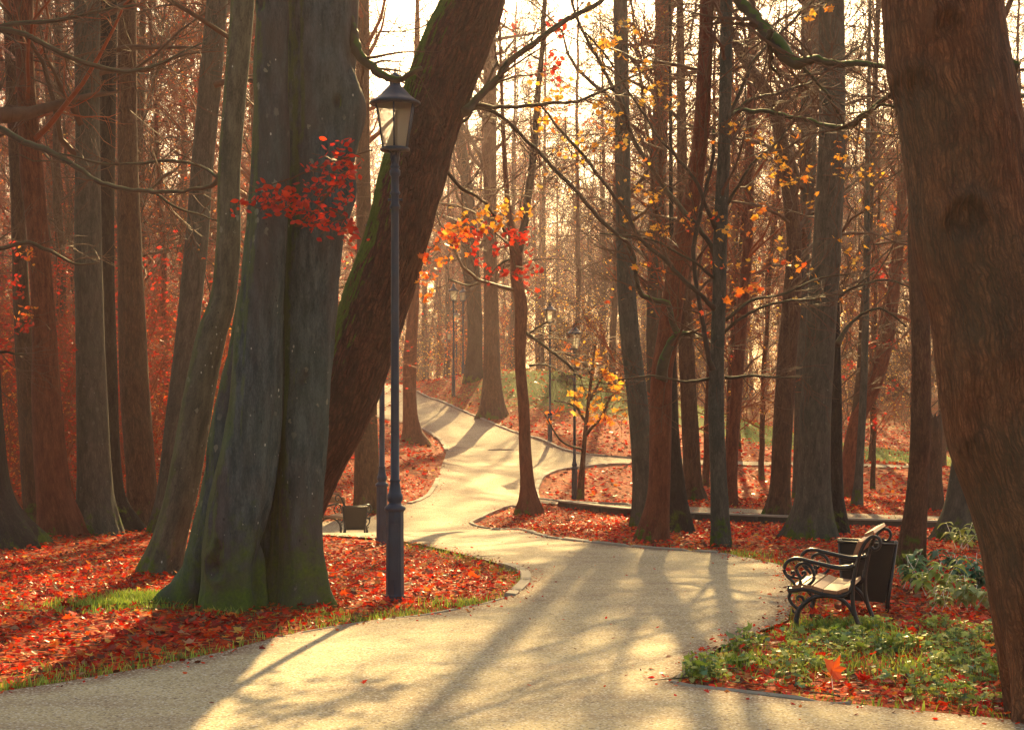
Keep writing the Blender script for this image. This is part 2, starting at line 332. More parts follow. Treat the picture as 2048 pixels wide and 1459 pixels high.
# ground: soil under a carpet of beech and maple leaves; 'tint' red channel = grass share
s = N('leaf_covered_soil'); o = s('TexCoord').outputs['Object']
v = s('TexVoronoi'); v.inputs['Scale'].default_value = 14; v.inputs['Randomness'].default_value = 1; s.L(o, v.inputs['Vector']); sp = s('SeparateColor'); s.L(v.outputs['Color'], sp.inputs[0])
c = s.ramp(sp.outputs[0], [(0, (.05, .012, .008)), (.25, (.24, .022, .008)), (.6, (.46, .045, .010)), (.85, (.56, .12, .025)), (1, (.50, .24, .08))])
c = s.mix(s.math('MULTIPLY', s.ramp(s.noise(o, .7, 4), [(.45, 0.0), (.65, 1.0)]), .4), c, (.12, .045, .022))
att = s('SeparateColor'); s.L(s('Attribute', attribute_name='tint').outputs['Color'], att.inputs[0])
gm = s.ramp(s.math('ADD', att.outputs[0], s.math('MULTIPLY', s.math('SUBTRACT', s.noise(o, 2.5, 6, .7), .5), .9)), [(.42, 0.0), (.58, 1.0)])
gc = s.mix(s.noise(o, 6, 5, .7), (.05, .085, .014), (.18, .22, .04))
c = s.mix(gm, c, gc)
s.bsdf(c, .9, .08, 0, s.bump(s.math('ADD', v.outputs['Distance'], s.noise(o, 25, 4)), .8, .04)); M['ground'] = s.m
# ------------------------------------------------------------------ the ground sheet
def ribbon(pts): return [tuple(G(*p)) for p in pts]
path_px = [(-260, 1420), (0, 1390), (120, 1372), (300, 1340), (450, 1308), (550, 1280), (640, 1262), (760, 1243), (860, 1232), (960, 1212), (1010, 1200), (1042, 1180), (1053, 1160), (1045, 1146), (1010, 1134), (950, 1118), (860, 1096), (800, 1083), (740, 1078)]
path_px2 = [(819, 1008), (857, 991), (876, 958), (884, 930), (893, 903), (884, 886), (866, 871), (841, 857), (805, 846), (770, 838), (730, 832)]
path_crest = [(735, 778), (790, 773), (833, 783)]
path_px3 = [(870, 800), (908, 815), (960, 837), (1038, 868), (1114, 895), (1169, 909), (1264, 917), (1400, 921), (1600, 926), (1800, 931), (2150, 936), (2150, 941), (1800, 936.5), (1600, 932), (1400, 929.5), (1264, 928), (1180, 933), (1120, 940), (1088, 953), (1074, 975), (1073, 992), (1085, 1000), (1150, 1006), (1260, 1011), (1400, 1016), (1600, 1024), (1900, 1035), (2120, 1042), (2120, 1052), (1900, 1041.5), (1600, 1033), (1400, 1024.5), (1260, 1019), (1150, 1010.5), (1075, 1008), (1015, 1016), (965, 1036), (942, 1049), (1000, 1062), (1100, 1078), (1200, 1090), (1300, 1100), (1435, 1108), (1513, 1124), (1562, 1134), (1580, 1160), (1586, 1200), (1576, 1245), (1505, 1274), (1440, 1300), (1400, 1327), (1345, 1362), (1350, 1373), (1450, 1386), (1600, 1405), (1750, 1420), (1900, 1435), (2050, 1450), (2300, 1470)]
PW = ribbon(path_px)+[(-3.6, 26.6), (-4.4, 27.6), (-4.9, 29), (-5.0, 31), (-4.6, 32.6), (-3.9, 33.6), (-3.0, 34.5)]+ribbon(path_px2)+[(-8.5, 78.5), (-11, 82), (-12, 96), (-10, 110), (-5.5, 111), (-6.5, 96), (-6.2, 84)]+ribbon(path_crest[2:])+ribbon(path_px3)+[(6.5, 7.5), (6.5, 1), (-6.5, 1), (-6.5, 7.5)]
_pz = np.array(PW)
def onpath(x, y): return inside(PW, x, y)
def grassy(x, y):
    """0..1 share of grass, laid out on the ground plan"""
    d = segdist(PW, x, y); g = np.where(~onpath(x, y), np.exp(-d/.35)*.62, 0)
    def blob(cx, cy, rx, ry, a): return a*np.exp(-((x-cx)/rx)**2-((y-cy)/ry)**2)
    g = g*np.clip(1.2-y/60, .25, 1)
    g = g+blob(1, 74, 5, 6, .45)+blob(4.5, 70, 6, 6, .38)+blob(14.5, 72, 6, 6, 1.2)+blob(9, 71, 5, 5, .7)+blob(8, 78, 6, 7, .6)+blob(20, 70, 6, 7, .6)+blob(-3.6, 14.8, 1.0, .45, .75)
    g = g+blob(2.5, 12.0, .6, .5, .5)+np.where(y > 90, .45, 0)
    return np.clip(g, 0, 1)
ys = np.concatenate([np.linspace(-8, 6, 15), np.geomspace(6.5, 60, 190), np.geomspace(60.6, 300, 90)[1:], [340, 420, 560]])
us = np.linspace(-1, 1, 230)
Y, U = np.meshgrid(ys, us, indexing='ij'); X = U*(9+.42*np.maximum(Y, 0)); X = np.where(Y > 320, U*500, X)
Z = gz(X, Y)+np.where(onpath(X, Y), -.03, 0)
gr = grassy(X, Y)
V = np.stack([X, Y, Z], -1).reshape(-1, 3); n0, n1 = X.shape
i, j = np.meshgrid(np.arange(n0-1), np.arange(n1-1), indexing='ij')
Q = np.stack([i*n1+j, i*n1+j+1, (i+1)*n1+j+1, (i+1)*n1+j], -1).reshape(-1, 4)
MB().add(V, Q, col=np.stack([gr.ravel()]*3, -1)).build('ground', M['ground'])['kind'] = 'structure'
# ------------------------------------------------------------------ the path, draped
def refine(poly, step):
    out = []
    for a, b in zip(poly, poly[1:]+poly[:1]):
        a = np.array(a); b = np.array(b); n = max(1, int(np.linalg.norm(b-a)/step(a[1])))
        out += [tuple(a+(b-a)*t/n) for t in range(n)]
    return out
stp = lambda y: .12+.012*max(y, 5)
B = refine(PW, stp); pts = list(B)
yy = 1.0
while yy < 111:
    st = stp(yy)*1.5; xs = np.arange(-14, 30, st)+random.random()*st
    yv = np.full_like(xs, yy); ok = inside(B, xs, yv)
    xs = xs[ok]; yv = yv[ok]
    if len(xs):
        far = segdist(PW, xs, yv) > st*.5
        pts += [(a, b+random.uniform(-.2, .2)*st) for a, b in zip(xs[far], yv[far])]
    yy += st
vo, eo, fo, *_ = delaunay_2d_cdt([Vector(p) for p in pts], [], [list(range(len(B)))], 1, 1e-5)
P2 = np.array([(v.x, v.y) for v in vo]); T = np.array([f for f in fo if len(f) == 3])
cen = P2[T].mean(1); T = T[inside(B, cen[:, 0], cen[:, 1])]
rise = .012*np.sin(P2[:, 0]*1.3)*np.sin(P2[:, 1]*.9)*np.clip(segdist(PW, P2[:, 0], P2[:, 1]), 0, 1)
MB().add(np.column_stack([P2, gz(P2[:, 0], P2[:, 1])+.025+rise]), T=T, col=np.exp(-segdist(PW, P2[:, 0], P2[:, 1])/.28)[:, None]*np.ones((1, 3))).build('path', M['path'])['kind'] = 'structure'
# kerbs: narrow concrete edging along the path
def kerb(px, wid=.07, up=.055, world=None):
    P = np.array(world if world else ribbon(px)); m = max(4, int(np.linalg.norm(np.diff(P, axis=0), axis=1).sum()/.13)); P = cr(P, m)
    t = np.gradient(P, axis=0); t = nrm(t); nn = np.stack([-t[:, 1], t[:, 0]], 1)
    z = gz(P[:, 0], P[:, 1])+np.array([noise.noise(Vector((a*1.2, b*1.2, 0)))*.012 for a, b in P]); rows = []
    for off, dz in ((-wid/2, -.1), (-wid/2, up-.008), (-wid/2+.01, up), (wid/2-.01, up), (wid/2, up-.008), (wid/2, -.1)):
        jt = (np.arange(m) % 8 == 0); st = np.array([random.uniform(-.006, .006) for _ in range(m//8+2)])[np.arange(m)//8]; rows.append(np.column_stack([P+nn*(off*(1-.25*jt)+st)[:, None], z+(dz-.022*jt+st if dz > 0 else dz)]))
    V = np.stack(rows, 1).reshape(-1, 3); Q = [(a*6+b, a*6+b+1, a*6+b+7, a*6+b+6) for a in range(m-1) for b in range(5)]
    e = (m-1)*6
    MB().add(V, Q+[(0, 1, 4, 5), (1, 2, 3, 4), (e, e+5, e+4, e+1), (e+1, e+4, e+3, e+2)]).build('kerb', M['kerb'], smooth=False)['kind'] = 'structure'
kerb([(1000, 1131), (1030, 1139), (1049, 1150), (1051, 1165), (1038, 1181), (1020, 1196)], .11, .05)
kerb([(1018, 1197), (960, 1213), (860, 1233), (760, 1244), (640, 1263), (560, 1279)], .06, .03)
kerb([(1073, 1008.5), (1015, 1016), (965, 1036), (942, 1049), (1000, 1062), (1100, 1078), (1200, 1090), (1300, 1100), (1435, 1109)])
kerb([(1562, 1134), (1513, 1124), (1440, 1109.5)], .05, .03)
kerb([(1260, 1011), (1150, 1006), (1085, 1000), (1073, 992), (1074, 975), (1088, 953), (1120, 940), (1180, 933), (1264, 928), (1400, 929.5)], .14, .06)
kerb([(833, 783), (870, 800), (908, 815), (960, 837), (1038, 868), (1114, 895), (1169, 909), (1264, 917), (1400, 921)], .12, .07)
kerb([(841, 857), (866, 871), (884, 886), (893, 903)], .13, .08)
kerb([(876, 958), (870, 972), (857, 991), (838, 1002), (819, 1009)], .12, .05)
kerb([(893, 903.5), (940, 901.5), (990, 900.5), (1038, 900)], .10, .045)
kerb([(1345, 1364), (1352, 1374), (1450, 1387), (1600, 1406), (1700, 1416)], .035, .045)
kerb([(1347, 1362), (1385, 1337), (1410, 1322)], .035, .03)
kerb([(1440, 1300), (1505, 1274), (1560, 1256)], .035, .01)
# ------------------------------------------------------------------ foliage helpers
MAPLE = np.array([(0, 0), (.16, .10), (.42, .02), (.34, .26), (.62, .50), (.30, .52), (.26, .66), (0, 1.0), (-.26, .66), (-.30, .52), (-.62, .50), (-.34, .26), (-.42, .02), (-.16, .10)])
OVAL = np.array([(0, 0), (.26, .28), (.28, .6), (0, 1.0), (-.28, .6), (-.26, .28)])
def leaves(mb, P, size, col, shape='oval', tilt=.5, up=True, seed=0):
    """real little leaf meshes: outline fan round a raised / sunk midrib, each curled its own way"""
    r = np.random.default_rng(seed); P = np.asarray(P, float); n = len(P)
    if n == 0: return
    O = MAPLE if shape == 'maple' else OVAL
    size = np.broadcast_to(size, (n,)); ang = r.uniform(0, 2*np.pi, n)
    if up: nz = nrm(np.column_stack([r.normal(0, tilt, n), r.normal(0, tilt, n), np.ones(n)]))
    else: nz = nrm(r.normal(0, 1, (n, 3))*np.array([1, 1, .7]))
    a = nrm(np.cross(nz, np.column_stack([np.cos(ang), np.sin(ang), r.normal(0, .2, n)]))); b = np.cross(nz, a)
    curl = r.uniform(-.5, .7, n); m = len(O)
    x = O[:, 0][None]*size[:, None]; y = (O[:, 1][None]-.45)*size[:, None]; z = curl[:, None]*size[:, None]*(O[:, 0][None]**2*1.3+(O[:, 1][None]-.5)**2*.7)
    Vb = P[:, None]+a[:, None]*x[..., None]+b[:, None]*y[..., None]+nz[:, None]*z[..., None]
    C = P[:, None]
    V = np.concatenate([C, Vb], 1).reshape(-1, 3); k = np.arange(m); base = np.arange(n)*(m+1)
    T = (base[:, None, None]+np.stack([np.zeros(m, int), 1+k, 1+(k+1) % m], -1)[None]).reshape(-1, 3)
    mb.add(V, T=T, col=np.repeat(col, m+1, axis=0))
def palette(n, cols, wts, seed=0, jit=.25):
    r = np.random.default_rng(seed); wts = np.array(wts, float); c = np.array(cols)[r.choice(len(cols), n, p=wts/wts.sum())]
    return c*r.uniform(1-jit, 1+jit, (n, 1))
RED = ([(.74, .040, .010), (.56, .020, .008), (.26, .014, .010), (.74, .10, .015), (.68, .22, .04), (.46, .24, .13), (.13, .04, .022), (.68, .42, .08), (.22, .11, .06)], [8, 7, 5, 5, 2.4, 1.2, 3.6, .7, 3.0])
YEL = ([(.88, .48, .05), (.85, .36, .03), (.82, .24, .03), (.90, .64, .14)], [5, 4, 2, 2])
ORA = ([(.85, .24, .03), (.85, .12, .02), (.82, .36, .05)], [4, 4, 2])
CRIM = ([(.55, .03, .015), (.65, .05, .015), (.40, .02, .01)], [4, 4, 2])
GRN = ([(.28, .40, .05), (.46, .54, .09), (.16, .27, .06), (.62, .62, .16), (.15, .30, .14)], [5, 5, 3, 3, 2])
# ------------------------------------------------------------------ twigs and branches
def grow(O, D, L, n, wander, up, r):
    N_ = len(O); P = np.zeros((N_, n, 3)); P[:, 0] = O; D = nrm(D)
    for i in range(1, n):
        D = nrm(D+r.normal(0, wander, (N_, 3))+np.array([0, 0, up])); P[:, i] = P[:, i-1]+D*(L/(n-1))[:, None]
    return P
def children(P, R, per, lo, hi, r, amin=.5, amax=1.1, flat=1.0):
    N_, n, _ = P.shape; idx = np.repeat(np.arange(N_), per); t = r.uniform(lo, hi, len(idx))*(n-1); i = np.minimum(t.astype(int), n-2); f = (t-i)[:, None]
    o = P[idx, i]*(1-f)+P[idx, i+1]*f; tan = nrm(P[idx, i+1]-P[idx, i]); rr = R[idx, i]*(1-f[:, 0])+R[idx, i+1]*f[:, 0]
    rnd = r.normal(0, 1, (len(idx), 3))*np.array([1, 1, flat]); perp = nrm(rnd-tan*(rnd*tan).sum(1, keepdims=True)); a = r.uniform(amin, amax, len(idx))[:, None]
    return o, nrm(tan*np.cos(a)+perp*np.sin(a)), rr, t/(n-1), idx
def taper(N_, n, r0, r1):
    return np.asarray(r0)[:, None]*np.linspace(1, 1, n)[None]*(1-np.linspace(0, 1, n)[None])+np.asarray(r1)[:, None]*np.linspace(0, 1, n)[None]
def twigs(mb, P, R, r, per=(6, 5), len1=1.2, len2=.45, rmin=.003, wander=.22, up=.03, lo=.2, flat=.6, k=3, tips=None):
    """two further generations of twigs on the branches P"""
    o, d, rr, t, idx = children(P, R, per[0], lo, 1.0, r, .5, 1.1, flat)
    L = len1*r.uniform(.4, 1.2, len(o))*(1.15-.6*t); P1 = grow(o, d, L, 6, wander, up, r); r1 = np.maximum(rr*.42, rmin*1.4)
    R1 = taper(len(o), 6, r1, np.full(len(o), rmin)); V, Q, B = tubes(P1, R1, k); mb.add(V, Q, bark=B)
    if tips is not None: tips.append(P1[:, 2:].reshape(-1, 3))
    if per[1]:
        o, d, rr, t, idx = children(P1, R1, per[1], .15, 1.0, r, .4, 1.0, flat)
        L = len2*r.uniform(.4, 1.3, len(o)); P2_ = grow(o, d, L, 4, wander, up, r)
        V, Q, B = tubes(P2_, taper(len(o), 4, np.full(len(o), rmin), np.full(len(o), rmin*.6)), 3); mb.add(V, Q, bark=B)
        if tips is not None: tips.append(P2_[:, 1:].reshape(-1, 3))
def crown_from_trunk(mb, TP, TR, r, n1, lo, hi, blen, rmin, per=(6, 5), len1=1.2, len2=.45, amin=.7, amax=1.35, up=.05, tips=None, k=4):
    P = TP[None]; R = TR[None]
    o, d, rr, t, idx = children(P, R, n1, lo, hi, r, amin, amax, .35)
    L = blen*r.uniform(.45, 1.25, n1)*(1.25-.6*t); P1 = grow(o, d, L, 9, .2, up, r); r1 = np.clip(rr*.34*r.uniform(.6, 1.2, n1), rmin*3, None)
    R1 = taper(n1, 9, r1, np.full(n1, rmin*1.5)); V, Q, B = tubes(P1, R1, k+1); mb.add(V, Q, bark=B)
    twigs(mb, P1, R1, r, per, len1, len2, rmin, tips=tips, k=3)
# ------------------------------------------------------------------ trunks
def dispnoise(V, f, a, seed=0):
    return np.array([noise.noise(Vector((v[0]*f[0]+seed, v[1]*f[1], v[2]*f[2]))) for v in V])*a
def trunk_line(px, d, base=True, top=17.0, d_top=None):
    """pixel centre line (x, y, width) at ground distance d -> world points and radii, prolonged to the crown"""
    A = np.array(px, float); A = A[np.argsort(-A[:, 1])]            # base first
    if d is None: d = cast(A[0, 0], A[0, 1])
    dd = np.linspace(0, 1, len(A))*((d_top or d)-d)+d
    C = np.column_stack([(A[:, 0]-CX)/F*dd, dd, HC-(A[:, 1]-HY)/F*dd]); R = A[:, 2]/F*dd/2
    if base:
        g = float(gz(C[0, 0], C[0, 1])); C[0, 2] = g
    # prolong
    if top and C[-1, 2] < top:
        dr = C[-1]-C[-2]; dr = dr/np.linalg.norm(dr); n = 4; H = top-C[-1, 2]
        q = C[-1]; rr = R[-1]
        for k in range(1, n+1):
            dr = nrm(dr*.85+np.array([0, 0, .3])); q = q+dr*H/n; C = np.vstack([C, q]); R = np.append(R, rr*(1-.78*k/n))
    if base:
        C = np.vstack([C[0]-np.array([0, 0, .35]), C]); R = np.append(R[0]*1.08, R)
    L = np.linalg.norm(np.diff(C, axis=0), axis=1).sum(); m = int(min(420, max(16, L/.035))) if d < 18 else int(min(260, max(16, L/.09 if d < 30 else L/.22)))
    E = cr(np.column_stack([C, R]), m); return E[:, :3], np.maximum(E[:, 3], .01), d
def trunk_mesh(mb, P, R, k, flare=.0, lob=4, seed=0, amp=.03, ground=None):
    V, Q, B = tubes(P[None], R[None], k); m = len(P)
    ax = np.repeat(P, k, axis=0); out = V-ax; rad = np.linalg.norm(out, axis=1, keepdims=True); un = out/np.maximum(rad, 1e-6)
    g = float(gz(P[0, 0], P[0, 1])) if ground is None else ground; h = V[:, 2]-g
    th = np.tile(np.arange(k)*2*np.pi/k, m)
    fl = (flare+.1)*np.exp(-np.maximum(h, 0)/.3)*(.9*(.5+.5*np.cos(lob*th+seed+.8*np.sin(th*2+seed)))**2+.55*np.cos((lob*2+1)*th+seed*3))*1.3
    nz = dispnoise(V, (2.2, 2.2, .9), amp*1.4, seed)+dispnoise(V, (9, 9, 3), amp*.7, seed+5)
    V = V+un*rad*(fl+nz)[:, None]
    if k >= 60:      # furrowed bark as real relief on the nearest trunks
        rg = np.array([1-2*abs(noise.noise(Vector((b[0]*13+seed+1.2*math.sin(b[2]*1.7), b[1]*13, b[2]*1.9)))+.35*noise.noise(Vector((b[0]*40, b[1]*40, b[2]*8)))) for b in B]); V = V+un*(rg*.009)[:, None]
    hh = np.clip(h/4, 0, 1); nv = len(V)
    V = np.vstack([V, P[-1]]); T = [(nv, (m-1)*k+j, (m-1)*k+(j+1) % k) for j in range(k)]
    mb.add(V, Q, T, col=np.append(hh, 1)[:, None]*np.array([[1, 0, 0]]), bark=np.vstack([B, B[-1]]))
def limb_px(mb, px, d, d2=None, k=8, n=None, wob=.085):
    """limb drawn as (x, y, width) in photo pixels at distance d (to d2): returns its world line"""
    A = np.array(px, float); dd = np.linspace(d, d2 or d, len(A))
    C = np.column_stack([(A[:, 0]-CX)/F*dd, dd, HC-(A[:, 1]-HY)/F*dd, A[:, 2]/F*dd/2])
    E = cr(C, n or 6*len(A)); r = np.random.default_rng(abs(int(A[0, 0]*7+A[-1, 1]))); E[1:, :3] += np.cumsum(r.normal(0, wob*.12, (len(E)-1, 3)), 0)*.6
    mb.tube(E[:, :3], np.maximum(E[:, 3], .002), k); return E[:, :3], np.maximum(E[:, 3], .002)
def pack(LN, n=10):
    P = []; R = []
    for p, r_ in LN:
        E = cr(np.column_stack([p, r_]), n); P.append(E[:, :3]); R.append(E[:, 3])
    return np.array(P), np.array(R)
def part(mb, name, mat, root, smooth=True, parent=None):
    """child mesh of a thing whose Empty stands at root.location (unrotated world coordinates in mb)"""
    off = np.array(root.location); mb.V = [v-off for v in mb.V]
    return mb.build(name, mat, parent or root, smooth)
def cluster_leaves(LM, TM, cl, d, r):
    """sprays of leaves: (x, y, rx, ry, count, size m, palette[, shape, depth spread]) in photo pixels round distance d"""
    for c in cl:
        x, y, rx, ry, n, sz, pal = c[:7]; shp = c[7] if len(c) > 7 else 'maple'; sp = c[8] if len(c) > 8 else .35
        nt_ = max(2, n//7); O = []; 
        for _ in range(nt_):
            a = r.uniform(0, 2*math.pi); q = math.sqrt(r.uniform(0, 1)); O.append(W(x+rx*q*math.cos(a), y+ry*q*math.sin(a), d+r.normal(0, sp)))
        O = np.array(O); c0 = W(x, y-ry*.3, d); D = nrm((O-c0)*np.array([1, 1, .4])+r.normal(0, .1, O.shape)+np.array([0, 0, -.02]))
        L = np.full(nt_, max(rx, ry)/F*d*.7)*r.uniform(.5, 1.2, nt_); T = grow(O-D*L[:, None]*.5, D, L, 6, .25, -.03, r)
        V, Q, B = tubes(T, taper(nt_, 6, np.full(nt_, .004+d*.00006), np.full(nt_, .002)), 4); TM.add(V, Q, bark=B)
        idx = r.integers(0, nt_, n); P = T[idx, r.integers(1, 6, n)]+r.normal(0, sz*.55, (n, 3))
        leaves(LM, P, sz*r.uniform(.6, 1.2, n), palette(n, *pal, seed=int(x*3+y)), shp, .9, True, int(x+y*5))
TREES = []
def tree(name, label, px, d, mat, k=28, flare=.12, lob=4, top=17, crown=None, limbs=(), clusters=(), seed=1, cat='tree', d_top=None, amp=.03, group=None, twig='twig', limbmat='limb', no_crown=False, scars=(), tw=(9, 5)):
    P, R, d = trunk_line(px, d, True, top, d_top)
    base = (P[0, 0], P[0, 1], P[0, 2]+.35); root = empty(name, base); tag(root, label, cat, group)
    r = np.random.default_rng(seed*13+5)
    mb = MB(); trunk_mesh(mb, P, R, k, flare, lob, seed, amp, base[2])
    for (wx, wy, rr, dep) in scars:
        c = W(wx, wy, d); V = mb.V[0]; q = np.sqrt((V[:, 0]-c[0])**2+((V[:, 2]-c[2])*.9)**2); fr = V[:, 1] < d+.02
        ring = np.exp(-((q-rr)/(rr*.22))**2)*(.35+.65*(V[:, 2] > c[2]-rr*.2)); nn_ = dispnoise(V, (30, 30, 30), 1.0, 4)
        V[:, 1] -= (dep*1.3*ring-dep*1.6*np.exp(-(q/(rr*.7))**2)*(.7+nn_))*fr; mk = np.clip(np.exp(-((q-rr*.72)/(rr*.17))**2)*(V[:, 2] > c[2]-rr*.3)+.55*np.exp(-(q/(rr*.75))**2)*(.6+1.5*nn_), 0, 1)*fr
        C_ = np.array(mb.C[0]); C_[:, 1] = np.maximum(C_[:, 1], mk); mb.C[0] = C_
    part(mb, 'trunk', M[mat], root)
    TREES.append((base[0], base[1], R[3]))
    CM = MB(); LM = MB()
    if limbs:
        LN = []
        for l in limbs:
            HM = MB(); LN.append(limb_px(HM, l[0], d+(l[1] if len(l) > 1 else 0), d+(l[2] if len(l) > 2 else 0))); part(HM, 'limb', M[limbmat], root)
        Pk, Rk = pack(LN); wp = 1+d*.02
        twigs(CM, Pk, Rk, r, tw, .9*wp**.5, .4*wp**.5, .0022+d*.00009, .2, .02, .1)
    if not no_crown:
        c = dict(n1=32 if d > 30 else 14, z0=4.5, blen=3.4, rmin=.004, per=(8, 6), len1=1.4, len2=.6)
        c.update(crown or {})
        zz = P[:, 2]-base[2]; lo = float(np.searchsorted(zz, c['z0']))/len(zz)
        if lo < .95: crown_from_trunk(CM, P, R, r, c['n1'], lo, 1.0, c['blen'], c['rmin'], c['per'], c['len1'], c['len2'])
    if clusters: cluster_leaves(LM, CM, clusters, d, r)
    if CM.n: part(CM, 'crown', M[twig], root)
    if LM.n: part(LM, 'leaves', M['leaf'], root)
    return root, d
# ------------------------------------------------------------------ the great fluted beech in the left foreground
def great_beech():
    d = 15.0
    stems = [
     [(545, -30, 66), (543, 170, 70), (540, 340, 76), (530, 480, 84), (520, 650, 92), (508, 820, 100), (485, 980, 112), (458, 1100, 110), (452, 1180, 104), (450, 1232, 122)],
     [(645, -30, 134), (643, 150, 132), (640, 300, 126), (632, 480, 108), (617, 700, 98), (607, 900, 92), (602, 1050, 84), (602, 1160, 86), (606, 1235, 112)],
     [(566, 300, 30), (560, 600, 40), (545, 800, 56), (535, 950, 66), (532, 1100, 76), (535, 1235, 84)],
     [(530, 350, 40), (512, 550, 60), (490, 720, 76), (462, 880, 88), (438, 1000, 78), (416, 1090, 80), (390, 1160, 76), (352, 1222, 60)],
     [(414, 1060, 44), (380, 1140, 42), (335, 1190, 36), (300, 1216, 16)],
     [(585, 900, 60), (575, 1050, 62), (568, 1150, 64), (560, 1232, 84)],
     [(630, 850, 40), (620, 1000, 38), (622, 1100, 44), (638, 1170, 42), (672, 1234, 28)],
     [(655, 130, 90), (697, 215, 76), (668, 320, 80)], [(640, 330, 90), (684, 368, 58), (660, 420, 70), (640, 500, 60)],
     [(508, 1080, 14), (512, 1140, 34), (516, 1200, 46), (520, 1240, 56)]]
    off = [-.28, .05, .42, .14, .12, .22, 0, -.05, -.05, -.1]
    mb = MB()
    for s_, o_ in zip(stems, off):
        A = np.array(s_, float); dd = d+o_; C = np.column_stack([(A[:, 0]-CX)/F*dd, np.full(len(A), dd), HC-(A[:, 1]-HY)/F*dd, A[:, 2]/F*dd/2])
        if A[0, 1] < 0:
            C = np.vstack([C[0]+np.array([(-.5 if s_ is stems[0] else .5), .3, 9.5, -C[0, 3]*.5]), C[0]+np.array([-.1 if s_ is stems[0] else .1, 0, 3, -C[0, 3]*.12]), C])
        E = cr(C, 60 if len(A) > 4 else 16); mb.tube(E[:, :3], E[:, 3], 20)
    o = mb.build('tmp', M['beech']); md = o.modifiers.new('r', 'REMESH'); md.mode = 'VOXEL'; md.voxel_size = .024; md.use_smooth_shade = True
    sm = o.modifiers.new('s', 'SMOOTH'); sm.iterations = 4; sm.factor = .5
    me = bpy.data.meshes.new_from_object(o.evaluated_get(bpy.context.evaluated_depsgraph_get()))
    nv = len(me.vertices); V = np.zeros(nv*3, np.float32); me.vertices.foreach_get('co', V); V = V.reshape(-1, 3).astype(float)
    Nn = np.zeros(nv*3, np.float32); me.vertices.foreach_get('normal', Nn); Nn = Nn.reshape(-1, 3)
    # bumps, flutes and the healed wounds
    V = V+Nn*(dispnoise(V, (3, 3, .8), .03, 3)+dispnoise(V, (9, 9, 4), .010, 9)+dispnoise(V, (16, 16, 1.2), .016, 19)+dispnoise(V, (6.5, 6.5, .45), .035, 29))[:, None]
    scm = np.zeros(nv)
    for (wx, wy, rr, dep) in ((440, 1128, .085, .07), (447, 1095, .06, .05), (600, 760, .05, .04), (606, 745, .05, .03), (672, 200, .05, .035), (525, 15, .05, .03), (482, 1135, .03, -.02)):
        c = W(wx, wy, d-.3); q = (V[:, 0]-c[0])**2+((V[:, 2]-c[2])/1.6)**2; V = V-Nn*(dep*np.exp(-q/(rr*.6)**2)*(Nn[:, 1] < .2))[:, None]
        q2 = np.sqrt((V[:, 0]-c[0])**2+((V[:, 2]-c[2])/1.6)**2); V = V+Nn*(.35*dep*np.exp(-((q2-rr)/(rr*.35))**2)*(Nn[:, 1] < .2))[:, None]
        if dep > 0: scm = np.maximum(scm, np.exp(-(q2/(rr*.6))**2)*(Nn[:, 1] < .2))
    base = W(545, 1218, d); base[2] = float(gz(base[0], base[1])); V = V-base
    me.vertices.foreach_set('co', V.astype(np.float32).ravel())
    for nm in ('tint', 'bark'):
        if nm in me.attributes: me.attributes.remove(me.attributes[nm])
    a = me.attributes.new('tint', 'FLOAT_COLOR', 'POINT'); hh = np.clip(V[:, 2]/4, 0, 1); a.data.foreach_set('color', np.column_stack([hh, scm, 0*hh, np.ones(nv)]).astype(np.float32).ravel())
    b = me.attributes.new('bark', 'FLOAT_VECTOR', 'POINT'); b.data.foreach_set('vector', V.astype(np.float32).ravel())
    me.update(); bpy.data.objects.remove(o)
    root = empty('beech_tree', tuple(base)); tag(root, 'huge fluted blue-grey beech trunk with pale flecks and mossy roots, left of the near lamp', 'tree')
    t = bpy.data.objects.new('trunk', me); COL.objects.link(t); t.parent = root
    if not me.materials: me.materials.append(M['beech'])
    TREES.append((base[0], base[1], .6))
    HM = MB(); LN = [limb_px(HM, [(688, 30, 34), (705, 85, 24), (728, 118, 20), (765, 140, 17), (800, 150, 13), (850, 130, 9)], d, d-.3)]
    part(HM, 'limb', M['mosslimb'], root)
    r = np.random.default_rng(77); CM = MB(); LM = MB(); dl = 13.9
    for l in ([(722, 330, 5), (690, 350, 6), (650, 400, 6), (600, 440, 5), (588, 430, 3)], [(745, 300, 4), (705, 315, 4), (640, 345, 4), (560, 375, 3), (490, 400, 2)], [(690, 350, 4), (640, 400, 4), (700, 440, 3), (600, 455, 3)]):
        limb_px(CM, l, dl, dl+.1, 5)
    cluster_leaves(LM, CM, [(650, 330, 75, 30, 80, .065, CRIM, 'oval', .3), (565, 378, 85, 34, 75, .065, CRIM, 'oval', .2), (640, 385, 80, 34, 80, .065, CRIM, 'oval', .2), (630, 430, 50, 16, 60, .075, CRIM, 'oval', .2), (660, 452, 45, 14, 60, .075, CRIM, 'oval', .2),
        (520, 400, 40, 20, 35, .075, CRIM, 'oval', .2), (690, 330, 40, 20, 30, .08, CRIM, 'oval', .2), (580, 405, 45, 22, 40, .075, CRIM, 'oval', .2), (682, 295, 20, 14, 14, .08, CRIM, 'oval', .2)], dl, r)
    Pk, Rk = pack(LN); twigs(CM, Pk, Rk, r, (6, 4), .6, .3, .003)
    zb = W(640, -30, d); tp = cr(np.array([[zb[0], d, zb[2]+1, .2], [zb[0]+.3, d+.2, zb[2]+5, .15], [zb[0]+.5, d+.3, zb[2]+9.5, .05]]), 30)
    crown_from_trunk(CM, tp[:, :3], tp[:, 3], r, 16, .1, 1, 3.5, .004, (7, 4), 1.3, .5)
    part(CM, 'crown', M['twig'], root); part(LM, 'leaves', M['leaf'], root)
great_beech()
